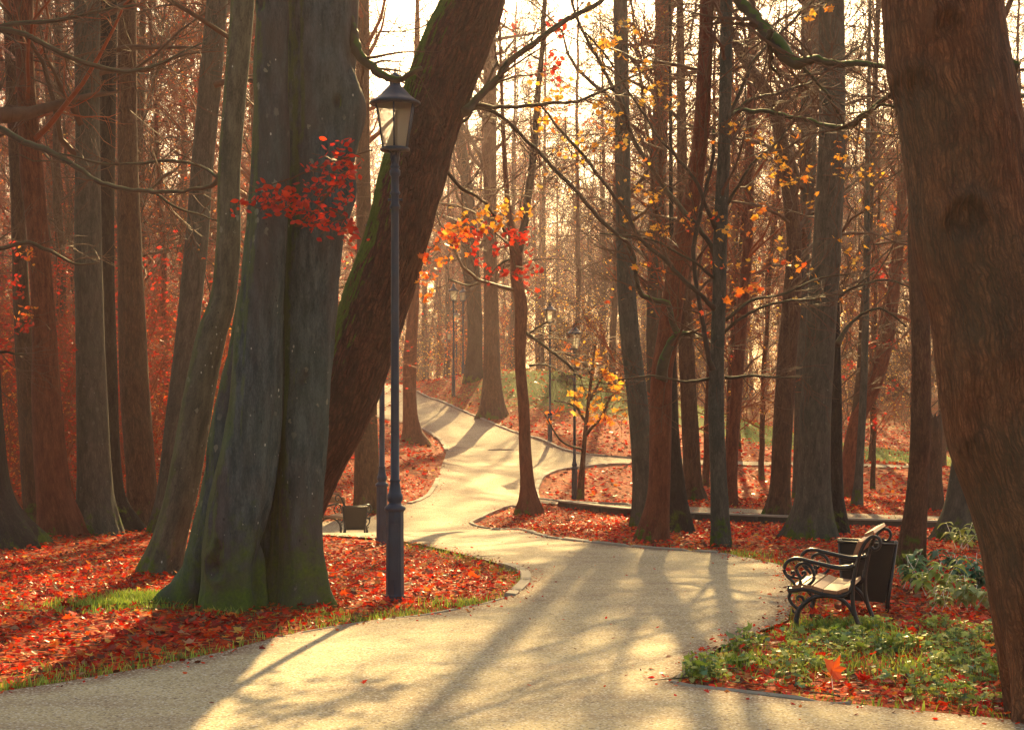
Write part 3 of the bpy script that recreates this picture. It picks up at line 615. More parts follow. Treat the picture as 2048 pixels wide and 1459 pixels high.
# ------------------------------------------------------------------ named trees of the foreground and middle distance
tree('oak_tree', 'thick leaning furrowed oak trunk with bright green moss, rising behind the near lamp post',
     [(956, -30, 124), (938, 30, 126), (915, 80, 130), (880, 170, 130), (851, 260, 126), (823, 360, 132), (792, 480, 126), (766, 560, 130), (735, 650, 135), (710, 720, 138), (670, 830, 134), (620, 930, 128), (575, 1040, 122), (545, 1160, 140)], 17.2, 'oak', k=120, top=13, crown=dict(z0=8, n1=10),
     limbs=[([(930, 225, 22), (950, 200, 17), (985, 165, 16), (1030, 118, 13), (1080, 85, 12), (1130, 52, 11), (1175, 25, 10), (1230, -10, 9)], -.2, .6), ([(925, 210, 12), (945, 208, 9), (1010, 212, 8), (1100, 204, 7), (1180, 196, 6), (1290, 150, 4)], -.1, .5),
            ([(905, 240, 10), (960, 215, 8), (1010, 235, 7), (1060, 285, 7), (1150, 372, 8), (1220, 440, 8), (1290, 495, 6)], -.1, .8), ([(880, 330, 9), (920, 370, 7), (960, 395, 6), (1010, 470, 4)], 0, .4), ([(905, 245, 8), (930, 240, 6), (960, 190, 5), (990, 120, 4)], 0, .4)],
     clusters=[(905, 470, 57, 25, 57, .06, ORA), (960, 440, 51, 25, 52, .06, YEL), (1010, 425, 46, 23, 36, .06, YEL), (900, 500, 63, 25, 52, .06, ORA), (960, 480, 63, 28, 73, .06, CRIM), (1020, 480, 46, 34, 47, .06, CRIM), (860, 560, 23, 46, 22, .06, ORA), (985, 525, 34, 23, 26, .06, CRIM), (1055, 550, 23, 46, 31, .06, CRIM), (940, 455, 69, 18, 42, .06, ORA)],
     seed=3, amp=.045, twig='twig', limbmat='limb')
tree('big_tree', 'massive grey-brown trunk with an eye-shaped scar at the right edge of the picture',
     [(1884, -30, 232), (1886, 40, 232), (1895, 120, 236), (1912, 200, 238), (1930, 300, 240), (1952, 480, 244), (1985, 600, 246), (2000, 700, 250), (2022, 860, 254), (2058, 960, 256), (2090, 1050, 262), (2125, 1180, 280), (2160, 1300, 300), (2205, 1440, 340)], 9.3, 'big', k=150, crown=dict(n1=5, z0=8), scars=[(1903, 455, .12, .035), (1866, 75, .08, .03), (1806, 190, .10, .04), (1925, 900, .06, .02)], flare=.1, top=13, seed=5, amp=.03,
     limbs=[([(1800, 130, 8), (1780, 134, 10), (1740, 130, 12), (1700, 132, 14), (1640, 122, 16), (1600, 126, 26), (1575, 90, 30), (1545, 50, 28), (1515, 15, 26), (1480, -25, 26)], 2.5, 3.5), ([(1800, 175, 12), (1782, 184, 10), (1745, 203, 9), (1712, 238, 11), (1680, 250, 12), (1640, 249, 10), (1570, 232, 9), (1500, 212, 9), (1465, 214, 9)], 2.5, 4),
            ([(1545, 60, 14), (1550, 100, 10), (1542, 135, 6), (1560, 150, 4)], 3.2, 3.4), ([(1600, 128, 8), (1650, 190, 5), (1690, 260, 3)], 3.3, 3.4), ([(2030, 130, 20), (2040, 165, 12), (2060, 190, 9)], 0, .5), ([(1715, 235, 6), (1760, 210, 6), (1800, 212, 6)], 2.6, 2.4)], limbmat='mosslimb')
tree('mossy_tree', 'dark trunk with a green mossy root cut by the left edge of the picture', [(-88, 0, 130), (-80, 500, 130), (-66, 850, 140), (-52, 1000, 150), (-30, 1088, 190)], 22.8, 'dark', flare=.3, lob=3, seed=6, crown=dict(n1=12),
     limbs=[([(-80, 62, 16), (0, 62, 12), (60, 74, 11), (150, 120, 10), (230, 140, 9), (290, 135, 7), (350, 112, 5), (410, 85, 3)], -.6, .4), ([(-80, 66, 14), (0, 55, 11), (60, 45, 9), (130, 35, 8), (220, 14, 6), (310, -6, 5)], -.5, .6), ([(-80, 480, 12), (0, 500, 9), (60, 492, 8), (110, 510, 7), (150, 530, 5), (200, 525, 3)], 0, .5), ([(-80, 680, 10), (0, 700, 6), (60, 705, 4)], 0, .3)],
     clusters=[(30, 640, 40, 24, 30, .09, CRIM, 'oval'), (60, 500, 40, 16, 24, .09, ORA, 'oval'), (20, 700, 30, 14, 18, .09, CRIM, 'oval')])
tree('shaggy_tree', 'shaggy red-brown trunk with peeling bark second from the left edge', [(45, -20, 40), (52, 170, 36), (63, 340, 46), (77, 480, 42), (88, 650, 48), (94, 820, 60), (107, 980, 70), (125, 1076, 86)], 24.6, 'red', flare=.2, lob=5, seed=7, twig='twigred',
     clusters=[(40, 570, 30, 20, 24, .09, CRIM, 'oval'), (55, 640, 26, 22, 22, .09, ORA, 'oval'), (30, 500, 26, 16, 16, .09, CRIM, 'oval'), (150, 700, 22, 12, 14, .08, CRIM, 'oval')])
tree('brown_tree', 'thin dark brown trunk hidden half behind the shaggy red-brown one', [(20, 60, 24), (35, 400, 28), (45, 640, 34), (56, 820, 40), (66, 980, 44), (78, 1064, 52)], 27.5, 'brown', seed=8, twig='twigred')
tree('grey_tree', 'straight smooth grey-green trunk standing left of a slimmer black one', [(174, -20, 52), (175, 240, 48), (176, 480, 54), (181, 700, 58), (190, 980, 72), (198, 1068, 92)], 25, 'grey', flare=.2, seed=9, crown=dict(z0=5, n1=18))
tree('black_tree', 'slim nearly black trunk touching the straight grey-green trunk on its right', [(217, -20, 36), (215, 480, 27), (221, 700, 25), (234, 980, 28), (250, 1062, 60)], 26, 'dark', flare=.3, lob=3, seed=10)
tree('ridged_tree', 'reddish ridged trunk between the slim black trunk and the leaning trunks', [(254, -20, 36), (255, 300, 40), (259, 480, 48), (268, 750, 58), (284, 980, 60), (292, 1056, 68)], 28, 'brown', flare=.2, seed=11, twig='twigred')
tree('leaning_tree', 'olive grey trunk leaning right, behind the lichen covered curved trunk', [(436, -20, 42), (420, 170, 44), (404, 340, 44), (394, 480, 46), (376, 650, 46), (355, 822, 44), (338, 980, 46), (328, 1070, 56)], 25.5, 'grey', seed=12, flare=.1,
     clusters=[(400, 495, 12, 10, 10, .08, ORA, 'oval')])
tree('lichen_tree', 'curved trunk mottled with pale green lichen just left of the huge fluted beech', [(487, -20, 46), (472, 170, 46), (459, 340, 46), (457, 480, 48), (446, 600, 52), (426, 660, 58), (408, 740, 60), (392, 822, 62), (364, 980, 62), (338, 1080, 64), (322, 1147, 80)], None, 'lichen', k=40, seed=13, flare=.12,
     limbs=[([(440, 352, 16), (430, 366, 10), (380, 378, 7), (320, 378, 8), (260, 375, 9), (200, 358, 10), (150, 325, 11), (100, 298, 13), (50, 280, 13), (0, 255, 14), (-60, 235, 14)], 0, 1.5), ([(300, 378, 7), (340, 405, 5), (400, 428, 4), (450, 440, 3)], .8, .6), ([(440, 356, 8), (400, 330, 6), (330, 325, 6), (230, 330, 5), (120, 315, 4)], 0, 1)], amp=.05)
tree('slim_beech', 'slim brown trunk seen between the beech and the leaning oak', [(725, -20, 26), (726, 300, 28), (729, 480, 30), (731, 700, 40), (733, 900, 48), (736, 1015, 56)], 36, 'brown', seed=14, twig='twigred', clusters=[(690, 510, 25, 30, 40, .10, CRIM, 'oval'), (720, 150, 60, 60, 50, .10, CRIM, 'oval'), (680, 200, 30, 60, 20, .1, CRIM, 'oval')])
tree('hill_tree', 'warm brown trunk with flared foot at the left rim of the rising path', [(832, 300, 22), (830, 420, 22), (828, 590, 20), (820, 720, 27), (820, 822, 29), (825, 868, 42), (828, 888, 62)], 58, 'red', seed=15, k=20, flare=.2, clusters=[(835, 560, 14, 45, 30, .2, ORA)])
tree('ridge_tree', 'dark trunk with a crooked top standing alone on the crest of the hill', [(908, 150, 16), (915, 250, 20), (930, 342, 22), (938, 420, 26), (940, 506, 36), (948, 600, 30), (950, 680, 31), (946, 756, 38)], 75, 'dark', seed=16, k=20, flare=.15, limbs=[([(980, 430, 10), (968, 330, 10), (940, 270, 9), (925, 245, 8)],)])
tree('slope_tree', 'straight sunlit brown trunk on the leafy slope right of the dark crest tree', [(979, -20, 25), (980, 200, 26), (980, 480, 27), (983, 650, 31), (984, 760, 38), (985, 828, 58)], 67, 'brown', seed=17, k=24, flare=.2, clusters=[(1090, 120, 60, 90, 110, .15, CRIM), (1130, 230, 60, 60, 60, .15, ORA), (1020, 60, 50, 60, 40, .15, CRIM)])
tree('forked_tree', 'slender reddish tree forking in a V on the tip of the leafy island', [(1004, 200, 7), (1010, 330, 10), (1018, 430, 13), (1032, 510, 26), (1033, 560, 24), (1042, 610, 26), (1040, 720, 22), (1048, 822, 23), (1050, 900, 25), (1056, 980, 31), (1061, 1028, 50)], None, 'red', seed=18, k=24, flare=.2, top=12, crown=dict(n1=14),
     limbs=[([(1034, 510, 18), (1045, 470, 16), (1058, 380, 15), (1068, 300, 14), (1076, 200, 12), (1086, 100, 10), (1092, -10, 9)],), ([(1052, 665, 8), (1090, 690, 6), (1130, 720, 6), (1165, 755, 5)],), ([(1054, 668, 5), (1075, 655, 4), (1095, 645, 3)],), ([(1040, 540, 6), (1020, 520, 5), (950, 570, 4), (900, 560, 3)],), ([(1058, 731, 5), (1090, 728, 4), (1130, 745, 3)],)],
     clusters=[(1050, 530, 20, 25, 16, .11, CRIM), (1055, 575, 14, 14, 8, .11, CRIM)])
tree('green_trunk_tree', 'greenish slightly leaning trunk right of the farther lamps, behind the reddish trunk', [(1240, -20, 28), (1245, 250, 30), (1248, 480, 31), (1254, 600, 37), (1263, 700, 39), (1275, 800, 41), (1285, 930, 42), (1293, 1058, 54)], 30, 'grey', seed=19,
     clusters=[(1240, 90, 50, 60, 30, .095, YEL), (1180, 90, 40, 60, 24, .095, YEL)])
tree('red_trunk_tree', 'smooth brick-red trunk leaning right over the inner edge of the path', [(1413, -20, 26), (1410, 100, 28), (1403, 250, 32), (1392, 350, 33), (1366, 480, 44), (1346, 600, 44), (1333, 690, 44), (1324, 740, 43), (1321, 850, 44), (1318, 980, 44), (1305, 1083, 62)], None, 'red', k=32, seed=20, twig='twig',
     limbs=[([(1322, 760, 26), (1330, 715, 22), (1340, 685, 16), (1352, 668, 14), (1340, 640, 12), (1330, 608, 11), (1300, 600, 10), (1275, 590, 10), (1262, 540, 9), (1250, 500, 8), (1235, 460, 6)], -.3, -.4), ([(1350, 668, 12), (1380, 668, 9), (1420, 669, 6)], -.3, -.4)], limbmat='mosslimb')
tree('dark_stem_tree', 'short dark leaning stem at the right foot of the brick-red trunk', [(1345, 700, 12), (1347, 850, 20), (1354, 980, 36), (1360, 1062, 56)], 26, 'dark', seed=21, top=9)
tree('tall_tree', 'tall olive trunk directly behind the brick-red one', [(1331, -20, 34), (1320, 250, 31), (1312, 480, 31), (1308, 650, 30), (1310, 800, 32), (1314, 988, 42)], 45, 'grey', seed=22)
tree('brown_trunk_tree', 'dull brown trunk behind the timber edging, right of the brick-red trunk', [(1364, 300, 20), (1368, 500, 25), (1371, 650, 30), (1380, 850, 34), (1387, 980, 40), (1391, 1018, 52)], 40, 'brown', seed=23)
tree('slim_tree', 'slim grey tree whose long bare branches spread across the middle of the picture', [(1453, -20, 24), (1452, 100, 25), (1448, 300, 25), (1440, 480, 28), (1438, 600, 27), (1432, 800, 31), (1437, 950, 33), (1442, 1092, 40)], None, 'grey', k=28, seed=24, crown=dict(n1=20, z0=3.0, blen=2.4),
     limbs=[([(1432, 620, 14), (1415, 606, 10), (1370, 570, 9), (1320, 525, 9), (1280, 490, 8), (1240, 430, 8), (1180, 350, 7), (1110, 270, 6), (1050, 200, 4)], 0, -1), ([(1436, 520, 14), (1420, 490, 10), (1370, 425, 10), (1320, 350, 9), (1275, 280, 9), (1250, 200, 8), (1215, 130, 7), (1170, 40, 6), (1150, -30, 5)], 0, .6),
            ([(1440, 470, 12), (1420, 430, 8), (1385, 350, 7), (1330, 290, 6), (1270, 210, 5), (1200, 110, 4), (1150, 60, 3)], 0, -.6), ([(1425, 740, 14), (1417, 715, 11), (1408, 660, 10), (1393, 580, 9), (1390, 500, 9), (1405, 430, 9), (1420, 380, 8), (1432, 320, 7), (1436, 260, 6)], -.2, -.1),
            ([(1448, 665, 8), (1480, 635, 6), (1530, 608, 5), (1600, 600, 5), (1690, 575, 4), (1740, 540, 3)], 0, -.6), ([(1450, 640, 8), (1500, 600, 6), (1560, 590, 5), (1640, 560, 4), (1700, 555, 3)], .1, .6), ([(1455, 235, 8), (1500, 200, 7), (1560, 180, 6), (1640, 150, 5), (1720, 90, 4)], 0, .5),
            ([(1452, 260, 9), (1480, 190, 8), (1520, 110, 7), (1580, 50, 6), (1640, -10, 5)], 0, .3), ([(1430, 755, 7), (1370, 765, 5), (1300, 752, 4), (1230, 760, 3)], 0, -.3), ([(1450, 755, 7), (1520, 750, 5), (1600, 752, 3)], .2, .6), ([(1442, 430, 8), (1500, 330, 6), (1560, 280, 5), (1620, 190, 4)], 0, -.5), ([(1436, 560, 7), (1380, 520, 5), (1300, 480, 4), (1200, 470, 3)], 0, -.7)],
     clusters=[(1235, 110, 30, 30, 14, .095, YEL), (1100, 245, 35, 45, 22, .095, YEL), (1150, 195, 50, 30, 22, .095, YEL), (1240, 250, 30, 30, 8, .095, YEL), (1300, 455, 40, 24, 18, .09, YEL), (1280, 540, 12, 12, 3, .095, YEL), (1560, 325, 22, 16, 12, .095, YEL), (1620, 345, 25, 20, 10, .095, YEL), (1515, 580, 30, 26, 18, .11, ORA), (1345, 180, 30, 40, 12, .09, YEL), (1630, 405, 14, 14, 5, .09, YEL), (1680, 605, 9, 8, 2, .095, YEL), (1450, 600, 6, 6, 1, .12, ORA), (1590, 530, 20, 14, 6, .11, ORA), (1110, 100, 40, 40, 26, .1, CRIM), (1200, 60, 60, 50, 20, .095, YEL), (1640, 30, 25, 25, 10, .095, YEL), (1500, 460, 60, 40, 16, .09, YEL), (1230, 280, 170, 200, 190, .07, YEL, 'maple', .9), (1580, 420, 150, 220, 190, .07, YEL, 'maple', .9), (1380, 520, 150, 120, 90, .07, ORA, 'maple', .9)])
tree('slanting_tree', 'thin brown trunk slanting just right of the slim grey tree', [(1502, 200, 17), (1500, 300, 18), (1495, 500, 20), (1485, 620, 22), (1472, 800, 23), (1463, 930, 24), (1460, 1017, 32)], 38, 'red', seed=25, twig='twigred', k=18, clusters=[(1478, 706, 14, 8, 14, .1, CRIM, 'oval')])
tree('bent_tree', 'brown trunk with a bent upper half left of the thickest trunk of the right group', [(1490, 120, 20), (1520, 165, 24), (1545, 205, 25), (1565, 300, 27), (1580, 400, 29), (1588, 480, 30), (1584, 600, 37), (1575, 700, 38), (1567, 830, 40), (1560, 980, 42), (1556, 1047, 60)], 33, 'brown', seed=26, flare=.15)
tree('thick_tree', 'thick straight olive-grey trunk behind the bench, thickest of the right hand group', [(1663, -20, 50), (1664, 250, 53), (1655, 480, 57), (1645, 600, 61), (1639, 700, 60), (1631, 830, 62), (1627, 980, 68), (1622, 1078, 94)], None, 'grey', k=44, seed=27, flare=.2, lob=6, crown=dict(z0=5.5, n1=20),
     limbs=[([(1674, 690, 14), (1695, 655, 8), (1720, 630, 6), (1760, 620, 5), (1810, 660, 4)], 0, .5), ([(1670, 600, 8), (1710, 570, 5), (1780, 560, 4), (1830, 575, 3)], 0, .5)])
tree('twin_tree', 'paler trunk showing just left of the thick olive-grey one near the top', [(1622, -20, 38), (1618, 250, 32), (1614, 400, 28), (1608, 480, 26), (1604, 700, 26), (1602, 998, 34)], 41, 'grey', seed=28)
tree('mossy_stem_tree', 'narrow blackish mossy stem pressed against the right side of the thick olive-grey trunk', [(1670, 450, 8), (1672, 560, 12), (1672, 700, 19), (1673, 830, 23), (1673, 980, 27), (1676, 1070, 44)], 25.6, 'dark', seed=29, top=8, flare=.2)
tree('curved_tree', 'curved russet tree sweeping up to the right beyond the timber edging', [(1812, 250, 15), (1806, 350, 18), (1801, 450, 20), (1790, 560, 24), (1778, 650, 28), (1762, 720, 32), (1742, 780, 34), (1718, 830, 32), (1703, 900, 34), (1696, 978, 42)], 45, 'red', seed=30, twig='twigred', limbs=[([(1712, 840, 22), (1722, 740, 18), (1726, 650, 16), (1736, 500, 14), (1746, 300, 12), (1756, -10, 10)],)],
     clusters=[(1780, 688, 35, 12, 40, .11, CRIM, 'oval'), (1740, 700, 30, 14, 30, .11, CRIM, 'oval'), (1690, 740, 30, 12, 30, .11, CRIM, 'oval'), (1775, 778, 40, 10, 40, .11, CRIM, 'oval'), (1740, 840, 40, 22, 50, .11, CRIM, 'oval'), (1765, 545, 60, 22, 30, .12, CRIM), (1700, 520, 50, 60, 40, .13, YEL), (1780, 480, 50, 80, 40, .13, ORA)])
tree('sapling_tree', 'very thin straight young tree in front of the curved russet one', [(1737, 200, 8), (1735, 300, 10), (1732, 600, 14), (1726, 800, 15), (1718, 950, 17), (1714, 1022, 24)], 38, 'grey', seed=31, k=14)
tree('narrow_tree', 'narrow dark brown ridged trunk left of the massive right edge trunk, behind the leafy plants', [(1842, 200, 30), (1836, 400, 32), (1832, 483, 34), (1841, 650, 37), (1842, 830, 39), (1835, 980, 42), (1822, 1134, 54)], None, 'brown', k=36, seed=32, crown=dict(n1=5, z0=7), flare=.15)
tree('mossy_foot_tree', 'grey trunk with mossy foot mostly hidden behind the massive right edge trunk', [(1975, 400, 44), (1965, 600, 46), (1950, 800, 50), (1932, 920, 54), (1922, 1000, 58), (1916, 1078, 84)], 24, 'grey', seed=33, crown=dict(n1=5, z0=7), flare=.2)
# small maple sapling with glowing leaves, in front of the farther lamp
tree('maple_sapling', 'young maple with glowing yellow-orange leaves beside the lamp post at the timber edging', [(1190, 690, 4), (1182, 760, 6), (1172, 850, 8), (1165, 930, 11), (1160, 1003, 17)], 45, 'brown', seed=34, k=12, top=0, no_crown=True, tw=(2, 2),
     limbs=[([(1175, 850, 7), (1150, 810, 5), (1110, 800, 3)],), ([(1172, 870, 7), (1205, 830, 5), (1225, 790, 3)],), ([(1180, 800, 6), (1210, 740, 4), (1215, 710, 3)],), ([(1170, 900, 5), (1120, 880, 4), (1085, 830, 3)],), ([(1185, 750, 5), (1160, 720, 4), (1110, 700, 3)],)],
     clusters=[(1190, 725, 45, 22, 34, .2, YEL), (1215, 760, 24, 40, 24, .2, YEL), (1170, 810, 45, 26, 30, .2, YEL), (1205, 830, 30, 22, 18, .2, ORA), (1100, 830, 26, 14, 7, .2, ORA), (1125, 700, 30, 14, 7, .2, ORA), (1075, 770, 8, 10, 3, .2, ORA), (1140, 800, 20, 24, 10, .2, YEL)])
# broken stump by the big tree
P, R, d = trunk_line([(1870, 850, 30), (1871, 880, 28), (1870, 950, 28), (1870, 1026, 40)], 37, True, 0)
root = empty('tree_stump', (P[0, 0], P[0, 1], P[0, 2]+.35)); tag(root, 'tall broken-off stump with a jagged top beyond the timber edging', 'stump')
mb = MB(); V, Q, B = tubes(P[None], R[None], 18); V[-18:, 2] += np.abs(np.sin(np.arange(18)*1.9))*.28; nv = len(V)
mb.add(np.vstack([V, P[-1]-np.array([0, 0, .05])]), Q, [(nv, (len(P)-1)*18+j, (len(P)-1)*18+(j+1) % 18) for j in range(18)], col=np.clip((np.append(V[:, 2], 3)-P[0, 2])/4, 0, 1)[:, None]*np.array([[1, 0, 0]]), bark=np.vstack([B, B[-1]])); part(mb, 'trunk', M['brown'], root)
c = W(1132, 764, 72.5); g = float(gz(c[0], c[1])); r0 = empty('tree_stump', (c[0], c[1], g)); tag(r0, 'low dark cut stump on the grassy hilltop', 'stump')
mb = MB(); mb.C.append(np.zeros((0, 3))) if False else None; mb.lathe([(.6, -.3), (.42, .02), (.34, .14), (.31, .2), (.28, .22), (0, .21)], 18, c); mb.C[0] = np.zeros((len(mb.V[0]), 3)); mb.V[0][:, 2] += g-c[2]; mb.V[0] += dispnoise(mb.V[0], (2, 2, 2), .12)[:, None]*np.array([1, 1, .4]); part(mb, 'trunk', M['dark'], r0)
# ------------------------------------------------------------------ street lamps
def make_lamp():
    root = empty('street_lamp', (0, 0, 0))
    m = MB(); m.lathe([(.088, -.1), (.088, .0), (.088, .05), (.082, .06), (.078, .80), (.081, .815)], 8); m.box((0, -.079, .45), (.07, .006, .5)); m.build('plinth', M['enamel'], root, False)
    m = MB(); m.lathe([(.081, .815), (.094, .825), (.098, .84), (.092, .855), (.070, .87), (.056, .887), (.058, .896), (.070, .915), (.0725, .94), (.070, .965), (.060, .975), (.052, 1.02), (.044, 1.075), (.044, 1.083), (.050, 1.087), (.050, 1.1), (.040, 1.105), (.039, 1.5), (.036, 3.50), (.036, 3.555), (.047, 3.56), (.048, 3.585), (.037, 3.60), (.037, 3.68), (.048, 3.69), (.048, 3.705), (.037, 3.72),
        (.037, 3.85), (.049, 3.86), (.049, 3.905), (.038, 3.915), (.038, 3.93), (.047, 3.935), (.036, 3.95), (.030, 3.99), (.042, 4.0), (.042, 4.03), (.025, 4.045), (.022, 4.07), (.04, 4.09)], 20)
    for s in (-1, 1): m.tube([(0, 0, 3.64), (s*.03, 0, 3.64), (s*.065, 0, 3.64)], [.012, .010, .012], 8)
    m.build('pole', M['enamel'], root)
    m = MB(); m.lathe([(.02, 4.075), (.128, 4.08), (.135, 4.09), (.135, 4.105), (.122, 4.112), (.02, 4.112)], 24)
    for k in range(6):
        a = math.radians(-90+60*k); m.tube([(.121*math.cos(a), .121*math.sin(a), 4.105), (.19*math.cos(a), .19*math.sin(a), 4.50)], [.0075, .0075], 6)
    for k in range(4):
        a = math.radians(45+90*k); m.tube([(.028*math.cos(a), .028*math.sin(a), 3.96), (.05*math.cos(a), .05*math.sin(a), 4.02), (.045*math.cos(a), .045*math.sin(a), 4.06), (.09*math.cos(a), .09*math.sin(a), 4.085)], [.008]*4, 6)
    m.tube([(0, 0, 4.11), (0, 0, 4.2)], [.022, .018], 10); m.build('lantern_frame', M['enamel'], root, True)
    m = MB()
    for k in range(6):
        a = math.radians(-90+60*k+1.8); b = math.radians(-30+60*k-1.8); V = []
        for rr, z in ((.119, 4.116), (.187, 4.495)):
            for t in (a, b): V.append((rr*math.cos(t), rr*math.sin(t), z))
        m.add(V, [(0, 1, 3, 2)])
    m.build('glass', M['glass'], root, False)
    m = MB(); m.lathe([(.188, 4.498), (.228, 4.505), (.233, 4.515), (.230, 4.525), (.19, 4.545), (.14, 4.585), (.10, 4.63), (.07, 4.66), (.054, 4.672), (.052, 4.68), (.03, 4.681)], 32)
    m.lathe([(.0, 4.56), (.12, 4.52), (.226, 4.503)], 32); rf = m.build('roof', M['enamel'], root)
    m = MB()
    for k in range(10):
        a = 2*math.pi*k/10; m.tube([(.043*math.cos(a), .043*math.sin(a), 4.675), (.043*math.cos(a), .043*math.sin(a), 4.755)], [.007, .007], 5)
    m.lathe([(.03, 4.68), (.03, 4.75)], 8)
    m.lathe([(.0, 4.748), (.058, 4.748), (.056, 4.757), (.025, 4.785), (.008, 4.797), (.012, 4.807), (.0, 4.82)], 16); m.build('vent', M['enamel'], rf)
    return root
lamp = make_lamp()
G_L = 'park lamps along the path'
lamps = [(790, 15.5, 1200, 'tall dark blue lamp post with glass lantern in front of the leaning oak'), (764, 24.2, 0, 'lamp post seen just left of the nearest one, its lantern hidden by the leaning oak'),
 (1149, 46.6, 0, 'lamp post behind the young yellow-leaved maple at the timber edging'), (1100, 58.8, 0, 'lamp post at the foot of the grassy slope, right of the rising path'),
 (907, 72.7, 0, 'tallest looking lamp on the crest of the hill, left of the dark crest tree'), (926, 85, 0, 'lamp half hidden by the dark trunk on the hilltop'),
 (913, 100, 0, 'hazy lamp beyond the crest, between the two taller looking hilltop lamps'), (898, 110, 0, 'hazy lamp just left behind the tallest looking hilltop lamp'), (891, 116, 0, 'farthest and lowest looking lamp in the haze beyond the crest')]
for i, (px, dd, by, lab) in enumerate(lamps):
    o = lamp if i == 0 else copy_tree(lamp); x = (px-CX)/F*dd; o.location = (x, dd, float(gz(x, dd))); o.rotation_euler = (0, 0, [0, .3, .15, .5, .2, .7, .1, .4, .9][i]); tag(o, lab, 'street lamp', G_L)
# ------------------------------------------------------------------ cast iron benches
def cv(pts, n=None): 
    A = np.array(pts, float); A = np.column_stack([(A[:, 0]-262)/1388/.956, (1295-A[:, 1])/1388]); return cr(A, n or 5*len(A))
def frame_part(m, y, pts, w=.018, w2=None, n=None):
    c = cv(pts, n); P = np.column_stack([c[:, 0], np.full(len(c), y), c[:, 1]]); m.tube(P, np.linspace(w, w2 or w, len(P)), 8)
def bench_end(y, root):
    m = MB()
    frame_part(m, y, [(1060, 1310), (1030, 1230), (1000, 1150), (975, 1060), (963, 960), (965, 800), (985, 660), (1015, 520), (1055, 400), (1105, 310), (1165, 262), (1222, 275), (1243, 330), (1222, 385), (1180, 400), (1150, 370)], .019, .012, 70); 
    m.build('rear_leg', M['iron'], root)
    m = MB(); frame_part(m, y, [(980, 575), (930, 597), (800, 602), (650, 572), (520, 542), (420, 518), (340, 525), (282, 570), (262, 640), (290, 705), (345, 760), (372, 805), (350, 845), (315, 852), (300, 828), (318, 812)], .021, .011, 70)
    frame_part(m, y, [(390, 845), (425, 790), (432, 735), (400, 670), (385, 615), (420, 575), (480, 563), (540, 605), (572, 690), (560, 750), (510, 800), (445, 838), (390, 845)], .014, .012, 50)
    frame_part(m, y, [(300, 700), (335, 715), (365, 690), (362, 662), (338, 662), (340, 685)], .011, .009, 24); frame_part(m, y, [(432, 735), (460, 715), (482, 680), (470, 655), (448, 668), (460, 684)], .011, .009, 24); frame_part(m, y, [(335, 718), (380, 722), (420, 728)], .009)
    m.build('armrest', M['iron'], root)
    m = MB(); frame_part(m, y, [(300, 862), (380, 858), (450, 842), (560, 862), (700, 900), (830, 912), (925, 868), (958, 800), (962, 740)], .021, .017, 50)
    frame_part(m, y, [(650, 905), (760, 915), (850, 945), (925, 1015), (975, 1110)], .019, .014, 30); m.build('seat_rail', M['iron'], root)
    m = MB(); frame_part(m, y, [(385, 1300), (384, 1230), (390, 1160), (410, 1080), (470, 1000), (560, 935), (660, 908)], .022, .016, 40)
    for k in range(3): frame_part(m, y, [(366, 1180+28*k), (404, 1178+28*k)], .024, n=2)
    frame_part(m, y, [(335, 868), (312, 930), (330, 990), (375, 1040), (410, 1062)], .014, .012, 30); frame_part(m, y, [(440, 1030), (462, 985), (450, 938), (412, 922), (395, 950), (415, 965)], .013, .009, 30); frame_part(m, y, [(395, 1085), (370, 1100), (350, 1085), (352, 1068)], .012, .008, 20)
    m.box((.125, y, -.01), (.09, .05, .03)); m.build('front_leg', M['iron'], root)
def make_bench(L=1.0):
    root = empty('park_bench', (0, 0, 0)); bench_end(0, root); bench_end(L, root)
    def slat(name, c0, c1, th):
        a = cv([c0, c1], 2); u0, v0 = a[0]; u1, v1 = a[1]; t = math.hypot(u1-u0, v1-v0); ux, uv = (u1-u0)/t, (v1-v0)/t; nx, nv = -uv, ux; V = []
        for yy in (-.02, L+.02):
            for (p, q) in ((0, 0), (t, 0), (t, 1), (0, 1)):
                e = .003; V.append((u0+ux*p+nx*th*q, yy, v0+uv*p+nv*th*q))
        MB().add(V, [(0, 3, 2, 1), (4, 5, 6, 7), (0, 1, 5, 4), (1, 2, 6, 5), (2, 3, 7, 6), (3, 0, 4, 7)]).build(name, M['wood'], root, False)
    slat('seat_slat', (355, 842), (440, 828), .026); slat('seat_slat', (455, 826), (540, 836), .026); slat('seat_slat', (552, 838), (650, 868), .026); slat('seat_slat', (662, 872), (800, 888), .026); slat('seat_slat', (815, 888), (925, 845), .026)
    slat('back_slat', (1000, 470), (1052, 320), .026); slat('back_slat', (1095, 268), (1185, 225), .026)
    return root
bench = make_bench()
bx, by = G(1568.5, 1259)
bench.location = (bx, by, float(gz(bx, by))); bench.rotation_euler = (0, 0, math.radians(-17))
tag(bench, 'park bench with black scrolled iron ends and sunlit wooden slats right of the path', 'bench', 'park benches')
b2 = copy_tree(bench); nx = (743-CX)/F*31.0; al = math.radians(34); ox, oy = nx-1.0*math.sin(al), 31.0+1.0*math.cos(al)
b2.location = (ox, oy, float(gz(nx-.3, 31.3))+.02); b2.rotation_euler = (0, 0, math.pi+al); tag(b2, 'distant dark park bench behind a litter bin, left of the lamp posts', 'bench', 'park benches')
